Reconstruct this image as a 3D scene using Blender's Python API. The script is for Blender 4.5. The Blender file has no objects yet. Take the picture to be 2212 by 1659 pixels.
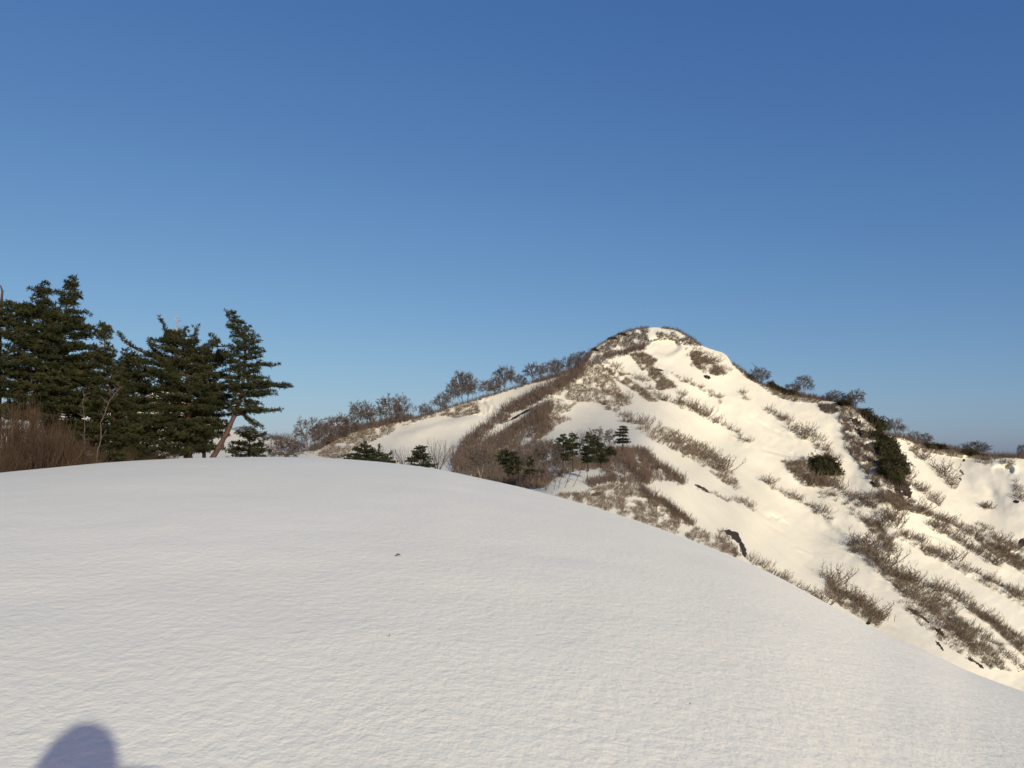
EXPO=0.0
KEEP=0.83
import bpy, bmesh, math, random
import numpy as np
from mathutils import Vector, Matrix

random.seed(7)
RNG = np.random.default_rng(11)
SC = bpy.context.scene
COL = SC.collection

# ------------------------------------------------------------------ view geometry
# all measurements taken off the photograph are on a 2212 x 1659 grid
W, H, F = 2212.0, 1659.0, 1736.0
CX, CY, HORIZON = 1106.0, 829.5, 1012.0
PITCH = math.atan((HORIZON - CY) / F)
EYE = 1.6
SUN_EL = math.radians(16.0)
SUN_AZ = math.radians(180 - 26.9)          # clockwise from +Y (view direction)

def ray(px, py):
    """(x, y, z) per metre of horizontal distance"""
    px = np.asarray(px, float); py = np.asarray(py, float)
    x = (px - CX) / F
    up = (CY - py) / F
    c, s = math.cos(PITCH), math.sin(PITCH)
    fy = c - up * s
    fz = s + up * c
    hl = np.hypot(x, fy)
    return x / hl, fy / hl, fz / hl

def P(px, py, R):
    x, y, z = ray(px, py)
    return Vector((float(x * R), float(y * R), float(EYE + z * R)))

# ------------------------------------------------------------------ noise
def _hash(ix, iy, seed):
    h = (ix * 374761393 + iy * 668265263 + seed * 974634777) & 0xffffffff
    h = ((h ^ (h >> 13)) * 1274126177) & 0xffffffff
    return ((h ^ (h >> 16)) & 0xffff) / 65535.0

def vnoise(x, y, seed=0):
    x = np.asarray(x, float); y = np.asarray(y, float)
    ix = np.floor(x).astype(np.int64); iy = np.floor(y).astype(np.int64)
    fx = x - ix; fy = y - iy
    fx = fx * fx * fx * (fx * (fx * 6 - 15) + 10); fy = fy * fy * fy * (fy * (fy * 6 - 15) + 10)
    a = _hash(ix, iy, seed); b = _hash(ix + 1, iy, seed)
    c = _hash(ix, iy + 1, seed); d = _hash(ix + 1, iy + 1, seed)
    return (a * (1 - fx) + b * fx) * (1 - fy) + (c * (1 - fx) + d * fx) * fy - 0.5

def fbm(x, y, seed=0, n=4):
    v = 0; a = 1.0
    for i in range(n):
        v = v + a * vnoise(x * 2 ** i + 17.3 * i, y * 2 ** i - 9.1 * i, seed + i); a *= 0.5
    return v

# ------------------------------------------------------------------ mesh building
class MB:
    def __init__(self):
        self.V = []; self.F = []; self.n = 0; self.segs = []
    def add(self, V, Fc):
        V = np.asarray(V, float).reshape(-1, 3); Fc = np.asarray(Fc, np.int64)
        self.V.append(V); self.F.append(Fc + self.n); self.n += len(V)
    def seg(self, a, b, r0, r1):
        self.segs.append((a[0], a[1], a[2], b[0], b[1], b[2], r0, r1))
    def flush(self, sides=3):
        if not self.segs: return
        S = np.array(self.segs, float); self.segs = []
        A = S[:, 0:3]; B = S[:, 3:6]; r0 = S[:, 6]; r1 = S[:, 7]
        D = B - A; L = np.linalg.norm(D, axis=1, keepdims=True); L[L < 1e-9] = 1e-9; D = D / L
        ref = np.where(np.abs(D[:, 2:3]) > 0.9, np.array([[1.0, 0, 0]]), np.array([[0, 0, 1.0]]))
        U = np.cross(D, ref); U /= np.linalg.norm(U, axis=1, keepdims=True)
        Wv = np.cross(D, U)
        n = len(S); vs = np.zeros((n, 2 * sides, 3))
        for k in range(sides):
            t = 2 * math.pi * k / sides
            o = U * math.cos(t) + Wv * math.sin(t)
            vs[:, k] = A + o * r0[:, None]; vs[:, sides + k] = B + o * r1[:, None]
        base = (np.arange(n) * 2 * sides)[:, None]
        q = []
        for k in range(sides):
            k2 = (k + 1) % sides
            q.append(np.stack([base[:, 0] + k, base[:, 0] + k2, base[:, 0] + sides + k2, base[:, 0] + sides + k], 1))
        self.add(vs.reshape(-1, 3), np.concatenate(q))
    def tube(self, pts, radii, sides=8, wob=0.0):
        pts = [Vector(p) for p in pts]; n = len(pts); vs = []
        for i, p in enumerate(pts):
            d = (pts[min(i + 1, n - 1)] - pts[max(i - 1, 0)]).normalized()
            ref = Vector((0, 1, 0)) if abs(d.z) > 0.7 else Vector((0, 0, 1))
            u = d.cross(ref).normalized(); w = d.cross(u)
            for k in range(sides):
                t = 2 * math.pi * k / sides
                r = radii[i] * (1 + wob * (random.random() - .5))
                vs.append(p + (u * math.cos(t) + w * math.sin(t)) * r)
        fs = []
        for i in range(n - 1):
            for k in range(sides):
                k2 = (k + 1) % sides
                fs.append((i * sides + k, i * sides + k2, (i + 1) * sides + k2, (i + 1) * sides + k))
        self.add([tuple(v) for v in vs], fs)
    def tufts(self, pos, axis, size, blades=9, width=0.28, spread=0.9, seed=None):
        """rosettes of needle blades round each position"""
        pos = np.asarray(pos, float); axis = np.asarray(axis, float)
        n = len(pos)
        if n == 0: return
        size = np.broadcast_to(np.asarray(size, float), (n,))
        d = RNG.normal(size=(n, blades, 3)) * spread + axis[:, None, :]
        d /= np.linalg.norm(d, axis=2, keepdims=True)
        s = np.cross(d, RNG.normal(size=(n, blades, 3))); s /= np.linalg.norm(s, axis=2, keepdims=True)
        L = size[:, None, None] * (0.65 + 0.6 * RNG.random((n, blades, 1)))
        wd = L * width
        st = pos[:, None, :] + d * L * 0.05
        mid = st + d * L * 0.55
        v = np.stack([st, mid + s * wd * 0.5, st + d * L, mid - s * wd * 0.5], axis=2)
        self.add(v.reshape(-1, 3), np.arange(n * blades * 4).reshape(-1, 4))
    def mesh(self, name, mat, smooth=False):
        self.flush()
        me = bpy.data.meshes.new(name)
        V = np.concatenate(self.V)
        tot = [f for f in self.F]
        me.vertices.add(len(V)); me.vertices.foreach_set('co', V.astype(np.float32).ravel())
        ls = np.concatenate([f.ravel() for f in tot])
        cnt = np.concatenate([np.full(len(f), f.shape[1]) for f in tot])
        me.loops.add(len(ls)); me.loops.foreach_set('vertex_index', ls.astype(np.int32))
        me.polygons.add(len(cnt))
        st = np.concatenate([[0], np.cumsum(cnt)[:-1]])
        me.polygons.foreach_set('loop_start', st.astype(np.int32))
        me.polygons.foreach_set('use_smooth', np.full(len(cnt), smooth))
        me.update(calc_edges=True); me.validate()
        if mat: me.materials.append(mat)
        return me
    def build(self, name, mat, parent=None, smooth=False):
        return link(name, self.mesh(name, mat, smooth), parent)

def link(name, data, parent=None):
    o = bpy.data.objects.new(name, data); COL.objects.link(o)
    if parent is not None: o.parent = parent
    return o

def tag(o, label=None, cat=None, group=None, kind=None):
    if label: o['label'] = label
    if cat: o['category'] = cat
    if group: o['group'] = group
    if kind: o['kind'] = kind
    return o

def empty(name, loc=(0, 0, 0)):
    o = bpy.data.objects.new(name, None); COL.objects.link(o); o.location = loc
    o.empty_display_size = 0.3
    return o

# ------------------------------------------------------------------ materials
def mat_new(name):
    m = bpy.data.materials.new(name); m.use_nodes = True
    nt = m.node_tree; b = nt.nodes['Principled BSDF']
    return m, nt, b

def noise_node(nt, scale, detail=4, rough=0.55, vec=None, dim='3D'):
    n = nt.nodes.new('ShaderNodeTexNoise'); n.inputs['Scale'].default_value = scale
    n.inputs['Detail'].default_value = detail; n.inputs['Roughness'].default_value = rough
    if vec is not None: nt.links.new(vec, n.inputs['Vector'])
    return n

def mapping(nt, scale, rot=(0, 0, 0)):
    tc = nt.nodes.new('ShaderNodeTexCoord'); mp = nt.nodes.new('ShaderNodeMapping')
    mp.inputs['Scale'].default_value = scale; mp.inputs['Rotation'].default_value = rot
    nt.links.new(tc.outputs['Object'], mp.inputs['Vector'])
    return mp.outputs['Vector']

def ramp(nt, src, stops):
    r = nt.nodes.new('ShaderNodeValToRGB'); nt.links.new(src, r.inputs['Fac'])
    el = r.color_ramp.elements
    el[0].position, el[0].color = stops[0][0], (*stops[0][1], 1)
    el[1].position, el[1].color = stops[-1][0], (*stops[-1][1], 1)
    for p, c in stops[1:-1]:
        e = el.new(p); e.color = (*c, 1)
    return r.outputs['Color']

def bump(nt, h, strength, dist, prev=None):
    b = nt.nodes.new('ShaderNodeBump'); b.inputs['Strength'].default_value = strength
    b.inputs['Distance'].default_value = dist; nt.links.new(h, b.inputs['Height'])
    if prev is not None: nt.links.new(prev, b.inputs['Normal'])
    return b.outputs['Normal']

def simple_mat(name, c1, c2, scale, rough=0.85, bmp=None, spec=0.2):
    m, nt, b = mat_new(name)
    n = noise_node(nt, scale, 5, 0.6, mapping(nt, (1, 1, 1)))
    nt.links.new(ramp(nt, n.outputs['Fac'], [(0.3, c1), (0.7, c2)]), b.inputs['Base Color'])
    b.inputs['Roughness'].default_value = rough; b.inputs['Specular IOR Level'].default_value = spec
    if bmp: nt.links.new(bump(nt, n.outputs['Fac'], bmp[0], bmp[1]), b.inputs['Normal'])
    return m

def make_near_snow():
    m, nt, b = mat_new('near_snow')
    v1 = mapping(nt, (1.2, 1.0, 1.0), (0, 0, math.radians(8)))
    big = noise_node(nt, 0.35, 3, 0.5, mapping(nt, (1, 1, 1)))
    nt.links.new(ramp(nt, big.outputs['Fac'], [(0.3, SNOW_A), (0.7, SNOW_B)]), b.inputs['Base Color'])
    b.inputs['Roughness'].default_value = 0.62; b.inputs['Specular IOR Level'].default_value = 0.22
    n1 = noise_node(nt, 13.0, 3, 0.55, v1)
    n2 = noise_node(nt, 42, 3, 0.6, v1)
    n3 = noise_node(nt, 2.2, 3, 0.5, v1)
    g = noise_node(nt, 260, 2, 0.6, mapping(nt, (1, 1, 1)))
    nn = bump(nt, n3.outputs['Fac'], 0.2, 0.015)
    n0 = noise_node(nt, 6.5, 4, 0.62, v1)
    nn = bump(nt, n0.outputs['Fac'], 0.34, 0.015, nn)
    nn = bump(nt, n1.outputs['Fac'], 0.45, 0.010, nn)
    nn = bump(nt, n2.outputs['Fac'], 0.5, 0.005, nn)
    nn = bump(nt, g.outputs['Fac'], 0.35, 0.0012, nn)
    nt.links.new(nn, b.inputs['Normal'])
    return m

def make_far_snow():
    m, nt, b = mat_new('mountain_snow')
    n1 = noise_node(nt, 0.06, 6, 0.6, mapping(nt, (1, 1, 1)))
    nt.links.new(ramp(nt, n1.outputs['Fac'], [(0.3, (0.655, 0.652, 0.525)), (0.7, (0.705, 0.705, 0.585))]), b.inputs['Base Color'])   # duller than the dome: base colour lowered so the sunlit face doesn't clip
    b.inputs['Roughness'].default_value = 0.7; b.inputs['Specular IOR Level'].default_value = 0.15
    n2 = noise_node(nt, 0.5, 5, 0.6, mapping(nt, (1, 1, 1)))
    n3 = noise_node(nt, 0.09, 3, 0.5, mapping(nt, (1, 1, 1)))
    nn = bump(nt, n3.outputs['Fac'], 0.22, 1.1)
    nn = bump(nt, n2.outputs['Fac'], 0.40, 0.30, nn)
    n4 = noise_node(nt, 1.9, 4, 0.6, mapping(nt, (1, 1, 1)))
    nn = bump(nt, n4.outputs['Fac'], 0.30, 0.09, nn)
    nt.links.new(nn, b.inputs['Normal'])
    return m

SNOW_A = (0.855, 0.855, 0.71); SNOW_B = (0.89, 0.89, 0.745)
M = {}
M['near_snow'] = make_near_snow()
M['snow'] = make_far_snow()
M['needles'] = simple_mat('pine_needles', (0.009, 0.013, 0.006), (0.045, 0.050, 0.020), 1.9, 0.75, None, 0.1)
M['needles_far'] = simple_mat('far_pine_needles', (0.016, 0.022, 0.013), (0.044, 0.05, 0.026), 0.5, 0.8, None, 0.1)
M['evergreen'] = simple_mat('evergreen_leaves', (0.028, 0.030, 0.015), (0.078, 0.076, 0.037), 0.6, 0.8, None, 0.1)
M['pine_bark'] = simple_mat('pine_bark', (0.030, 0.020, 0.016), (0.092, 0.060, 0.046), 9, 0.9, (0.7, 0.03))
M['dead_wood'] = simple_mat('dead_wood', (0.20, 0.17, 0.14), (0.36, 0.31, 0.27), 8, 0.9)
M['beech_bark'] = simple_mat('beech_bark', (0.06, 0.05, 0.045), (0.13, 0.112, 0.10), 0.5, 0.9)
M['pale_bark'] = simple_mat('pale_bark', (0.15, 0.125, 0.105), (0.24, 0.20, 0.17), 0.6, 0.9)
M['twigs'] = simple_mat('bare_twigs', (0.056, 0.049, 0.043), (0.108, 0.094, 0.081), 0.25, 0.9)
M['rust_twigs'] = simple_mat('russet_twigs', (0.055, 0.043, 0.035), (0.112, 0.084, 0.067), 0.3, 0.9)
M['near_twigs'] = simple_mat('near_russet_twigs', (0.030, 0.021, 0.013), (0.088, 0.060, 0.037), 1.3, 0.9)
M['shrub'] = simple_mat('shrub_twigs', (0.080, 0.064, 0.045), (0.175, 0.140, 0.102), 0.3, 0.9)
M['rock'] = simple_mat('dark_rock', (0.014, 0.011, 0.009), (0.060, 0.046, 0.037), 0.9, 0.9, (1.0, 0.7))
# ------------------------------------------------------------------ camera, sky, sun
cd = bpy.data.cameras.new('camera'); cam = bpy.data.objects.new('camera', cd); COL.objects.link(cam)
cam.location = (0, 0, EYE); cam.rotation_euler = (math.pi / 2 + PITCH, 0, 0)
cd.sensor_width = 36; cd.lens = 36 * F / W; cd.clip_start = 0.05; cd.clip_end = 20000
SC.camera = cam
wd = bpy.data.worlds.new('World'); SC.world = wd; wd.use_nodes = True
nt = wd.node_tree; bg = nt.nodes['Background']
sky = nt.nodes.new('ShaderNodeTexSky'); sky.sky_type = 'NISHITA'; sky.sun_disc = False
sky.sun_elevation = SUN_EL; sky.sun_rotation = SUN_AZ
sky.altitude = 2000; sky.air_density = 1.0; sky.dust_density = 6.9; sky.ozone_density = 5.0
# the photograph's tone response to the sky, channel by channel (a power law)
sep = nt.nodes.new('ShaderNodeSeparateColor'); cmb = nt.nodes.new('ShaderNodeCombineColor')
nt.links.new(sky.outputs['Color'], sep.inputs['Color'])
for ch, g, mul in (('Red', 1.151, 0.1354), ('Green', 0.915, 0.1363), ('Blue', 0.58, 0.2155)):
    pw = nt.nodes.new('ShaderNodeMath'); pw.operation = 'POWER'; pw.inputs[1].default_value = g
    ml = nt.nodes.new('ShaderNodeMath'); ml.operation = 'MULTIPLY'; ml.inputs[1].default_value = mul / 0.1
    nt.links.new(sep.outputs[ch], pw.inputs[0]); nt.links.new(pw.outputs[0], ml.inputs[0]); nt.links.new(ml.outputs[0], cmb.inputs[ch])
nt.links.new(cmb.outputs['Color'], bg.inputs['Color']); bg.inputs['Strength'].default_value = 0.1
sd = bpy.data.lights.new('sun', 'SUN'); sun = bpy.data.objects.new('sun', sd); COL.objects.link(sun)
sd.energy = 4.1; sd.angle = math.radians(0.7); sd.color = (1.0, 0.925, 0.765)
LDIR = Vector((-math.sin(SUN_AZ) * math.cos(SUN_EL), -math.cos(SUN_AZ) * math.cos(SUN_EL), -math.sin(SUN_EL)))
sun.rotation_euler = LDIR.to_track_quat('-Z', 'Y').to_euler(); sun.location = (40, -60, 60)
SC.view_settings.view_transform = 'Standard'; SC.view_settings.look = 'None'
SC.view_settings.exposure = EXPO; SC.view_settings.gamma = 1.0

# ------------------------------------------------------------------ the near dome of snow
DOME = np.array([(-700, 1110), (-300, 1058), (0, 1021), (100, 1011), (200, 1002), (300, 995), (400, 990), (500, 987), (600, 987), (700, 989), (780, 994),
    (860, 1001), (950, 1013), (1000, 1024), (1042, 1034), (1100, 1046), (1166, 1063), (1230, 1081), (1290, 1098), (1350, 1117), (1414, 1138),
    (1480, 1162), (1554, 1190), (1591, 1205), (1650, 1231), (1700, 1256), (1777, 1298), (1830, 1327), (1896, 1361), (1950, 1385), (2000, 1407),
    (2089, 1450), (2150, 1473), (2212, 1496), (2500, 1590), (3000, 1740)], float)
def dome_sil(px):
    k = np.array([1, 2, 3, 2, 1.0]) / 9
    xs = np.asarray(px, float)
    return sum(w * np.interp(xs + o, DOME[:, 0], DOME[:, 1]) for w, o in zip(k, (-40, -20, 0, 20, 40)))
_px = np.linspace(-700, 3000, 800)
_x, _y, _z = ray(_px, dome_sil(_px)); _az = np.arctan2(_x, _y)
GX, GY, HG = -0.08, 0.12, EYE
def dome_par(az):
    az = np.asarray(az, float)
    te = np.interp(az, _az, _z)
    back = np.abs(az) > _az[-1]
    s = GX * np.sin(az) + GY * np.cos(az)
    te = np.where(az > _az[-1], np.minimum(s - 0.20, te), te)
    te = np.where(az < _az[0], np.minimum(s - 0.11, te), te)
    k = (s - te) ** 2 / (4 * HG)
    return s, k
def dome_z(x, y):
    x = np.asarray(x, float); y = np.asarray(y, float)
    r = np.hypot(x, y); s, k = dome_par(np.arctan2(x, y))
    rc = (s + 0.36) / (2 * k)
    rr = np.minimum(r, rc)
    return s * rr - k * rr ** 2 - 0.36 * (r - rr)
def dome_rs(px):
    x, y, z = ray(px, dome_sil(px)); s, k = dome_par(np.arctan2(x, y))
    return float(np.sqrt(HG / k))

azs = np.concatenate([np.linspace(-math.pi, -0.70, 60, endpoint=False), np.linspace(-0.70, 0.70, 420, endpoint=False), np.linspace(0.70, math.pi, 60)])
rads = np.concatenate([np.linspace(0.3, 3, 12, endpoint=False), np.geomspace(3, 60, 210), np.geomspace(63, 150, 20)])
A_, R_ = np.meshgrid(azs, rads, indexing='ij')
X_ = R_ * np.sin(A_); Y_ = R_ * np.cos(A_); Z_ = dome_z(X_, Y_)
fade = np.clip((R_ - 2) / 4, 0, 1)
Z_ = Z_ + fade * (0.018 * fbm(X_ * 0.33, Y_ * 0.33, 3, 2) + 0.010 * fbm(X_ * 1.3, Y_ * 1.3, 5, 2))
na, nr = A_.shape
mb = MB()
idx = np.arange(na * nr).reshape(na, nr)
mb.add(np.stack([X_, Y_, Z_], 2).reshape(-1, 3), np.stack([idx[:-1, :-1], idx[1:, :-1], idx[1:, 1:], idx[:-1, 1:]], 2).reshape(-1, 4))
mb.add([(0, 0, 0)] + [(X_[i, 0], Y_[i, 0], Z_[i, 0]) for i in range(na)], [(0, i + 2, i + 1) for i in range(na - 1)])
dome = tag(mb.build('snow_ground', M['near_snow'], smooth=True), kind='structure')

# ------------------------------------------------------------------ the mountain behind
SKY = np.array([(-900, 925), (-400, 915), (0, 906), (100, 897), (190, 881), (240, 876), (290, 864), (345, 839), (385, 846), (430, 877), (470, 897), (505, 931), (530, 938),
    (562, 945), (619, 949), (650, 958), (672, 974), (690, 966), (727, 946), (765, 930), (801, 921), (846, 912), (900, 901), (935, 891), (965, 881), (1025, 864), (1060, 853),
    (1099, 841), (1152, 825), (1203, 812), (1232, 801), (1258, 790), (1277, 760), (1292, 747), (1307, 738), (1334, 723), (1369, 711), (1402, 707), (1429, 707), (1459, 711), (1488, 726),
    (1512, 745), (1535, 754), (1560, 761), (1570, 768), (1581, 784), (1607, 802), (1640, 826), (1676, 841), (1717, 853), (1777, 862), (1813, 867), (1851, 884), (1881, 908),
    (1908, 934), (1930, 941), (1955, 946), (1994, 961), (2054, 970), (2119, 983), (2164, 986), (2212, 988), (2400, 1000), (3100, 1040)], float)
def skyl(px): return np.interp(px, SKY[:, 0], SKY[:, 1])
CP = np.array([
    # far hill behind the pines
    (-900, 925, 250), (-400, 915, 250), (0, 906, 245), (190, 881, 250), (345, 839, 262), (430, 877, 250), (505, 931, 232), (619, 949, 222),
    (345, 900, 247), (200, 940, 226), (0, 960, 222), (505, 970, 216), (345, 985, 218), (-600, 1000, 190), (580, 985, 204),
    # main ridge coming down to the left, bowl below it
    (690, 966, 200), (727, 946, 212), (801, 921, 245), (900, 901, 272), (1025, 864, 312), (1152, 825, 355), (1232, 801, 380), (1280, 757, 405),
    (700, 990, 190), (800, 960, 222), (900, 935, 238), (1000, 910, 268), (1060, 880, 300), (900, 985, 222), (960, 960, 240), (1120, 850, 335), (800, 990, 205),
    # the dark spur
    (1262, 794, 376), (1190, 848, 326), (1182, 882, 300), (1160, 930, 268), (1121, 890, 305), (1086, 915, 285), (1050, 950, 255), (1000, 985, 216), (982, 1001, 200),
    (1100, 960, 248), (1060, 1000, 205), (1150, 990, 200), (1180, 965, 225), (1110, 1030, 155), (1020, 1025, 165), (1230, 985, 195),
    # near knoll
    (1345, 972, 190), (1311, 976, 185), (1393, 978, 194), (1270, 1008, 160), (1240, 1017, 148), (1190, 1030, 132), (1260, 1040, 136), (1230, 1060, 118), (1180, 1062, 112), (1467, 1034, 190), (1480, 1046, 190),
    (1400, 1040, 165), (1330, 1050, 146), (1300, 1085, 122), (1400, 1110, 136), (1453, 1098, 154), (1500, 1136, 160), (1557, 1166, 166), (1606, 1206, 164), (1450, 1145, 136), (1540, 1185, 142),
    (1340, 952, 258), (1430, 985, 240), (1310, 945, 262), (1500, 1032, 234), (1540, 1085, 220), (1600, 1150, 208), (1640, 1200, 202), (1250, 950, 252),
    # main face
    (1250, 880, 330), (1230, 920, 285), (1310, 905, 300), (1300, 800, 385), (1340, 860, 362), (1415, 708, 430), (1430, 745, 414), (1360, 770, 402), (1480, 730, 424), (1560, 763, 424), (1640, 827, 416), (1717, 855, 412), (1777, 864, 410), (1813, 869, 404),
    (1500, 900, 366), (1600, 870, 392), (1500, 1000, 332), (1700, 930, 386), (1600, 980, 356), (1650, 1060, 336), (1560, 1050, 312), (1700, 1150, 314),
    (1740, 1000, 368), (1800, 960, 388), (1800, 1080, 350), (1850, 1020, 372), (1650, 1150, 284), (1730, 1230, 280), (1800, 1200, 312), (1800, 1290, 264), (1900, 1300, 286), (1900, 1150, 340), (1900, 1220, 312),
    (2000, 1180, 344), (2000, 1330, 292), (2100, 1300, 318), (2100, 1400, 284), (2200, 1400, 302), (2212, 1480, 276), (2212, 1300, 342), (2100, 1200, 358), (2212, 1180, 388), (2400, 1400, 330), (2700, 1300, 400), (3000, 1300, 440),
    # right cliff ridge and the basin behind it
    (1851, 884, 400), (1881, 908, 394), (1908, 935, 384), (1840, 940, 386), (1860, 1000, 376), (1900, 990, 376), (1930, 1000, 372), (1948, 1020, 370), (1940, 1060, 358), (1968, 1075, 356), (1900, 1060, 356),
    (1955, 947, 460), (1994, 962, 464), (2054, 971, 470), (2119, 984, 474), (2212, 989, 478), (1985, 1000, 430), (2000, 1050, 400), (2060, 1010, 448), (2080, 1060, 424), (2140, 1020, 446), (2200, 1040, 438), (2130, 1110, 412), (2050, 1110, 384), (2200, 1110, 408), (2600, 1020, 500), (3100, 1041, 520),
    # hidden foot
    (-900, 1150, 95), (-300, 1120, 92), (0, 1080, 90), (200, 1060, 90), (400, 1045, 92), (600, 1040, 95), (800, 1050, 100), (950, 1080, 100), (1100, 1110, 92), (1250, 1150, 84), (1400, 1215, 86), (1550, 1290, 92),
    (1700, 1380, 120), (1850, 1480, 150), (2000, 1560, 170), (2212, 1650, 185), (2600, 1750, 200), (3100, 1850, 220), (1600, 1255, 112), (1800, 1370, 190), (2000, 1470, 215), (2150, 1550, 225),
], float)
# the face turns its fall line to the right: deepen it towards the right and upwards
_w = np.clip((CP[:, 0] - 1180) / 160, 0, 1) * (CP[:, 2] > 205)
CP[:, 2] *= 1 + _w * (0.00030 * np.clip(CP[:, 0] - 1480, -300, 900) + 0.00050 * np.clip(960 - CP[:, 1], -420, 260))
def tps_fit(cp, lam=8e-5):
    X = cp[:, :2] / 500.0; n = len(X)
    d2 = ((X[:, None] - X[None]) ** 2).sum(2)
    K = np.where(d2 > 0, d2 * np.log(d2 + 1e-12) * 0.5, 0) + lam * n * np.eye(n)
    Pm = np.concatenate([np.ones((n, 1)), X], 1)
    A = np.block([[K, Pm], [Pm.T, np.zeros((3, 3))]])
    sol = np.linalg.solve(A, np.concatenate([np.log(cp[:, 2]), np.zeros(3)]))
    return X, sol
_TX, _TS = tps_fit(CP)
def tps(px, py):
    q = np.stack([np.ravel(px), np.ravel(py)], 1) / 500.0
    out = np.zeros(len(q))
    for i in range(0, len(q), 20000):
        d2 = ((q[i:i + 20000, None] - _TX[None]) ** 2).sum(2)
        out[i:i + 20000] = (d2 * np.log(d2 + 1e-12) * 0.5) @ _TS[:-3] + _TS[-3] + q[i:i + 20000] @ _TS[-2:]
    return np.exp(out).reshape(np.shape(px))

def poly_d(px, py, pl):
    """distance to an open polyline, signed side and parameter"""
    best = np.full(np.shape(px), 1e9); side = np.zeros(np.shape(px)); par = np.zeros(np.shape(px)); n = len(pl) - 1
    for i in range(n):
        (ax, ay), (bx, by) = pl[i][:2], pl[i + 1][:2]
        dx, dy = bx - ax, by - ay; L2 = dx * dx + dy * dy + 1e-9
        t = np.clip(((px - ax) * dx + (py - ay) * dy) / L2, 0, 1)
        d = np.hypot(px - ax - t * dx, py - ay - t * dy)
        m = d < best
        best = np.where(m, d, best); par = np.where(m, (i + t) / n, par)
        side = np.where(m, np.sign((px - ax) * dy - (py - ay) * dx), side)
    return best, side, par
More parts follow.
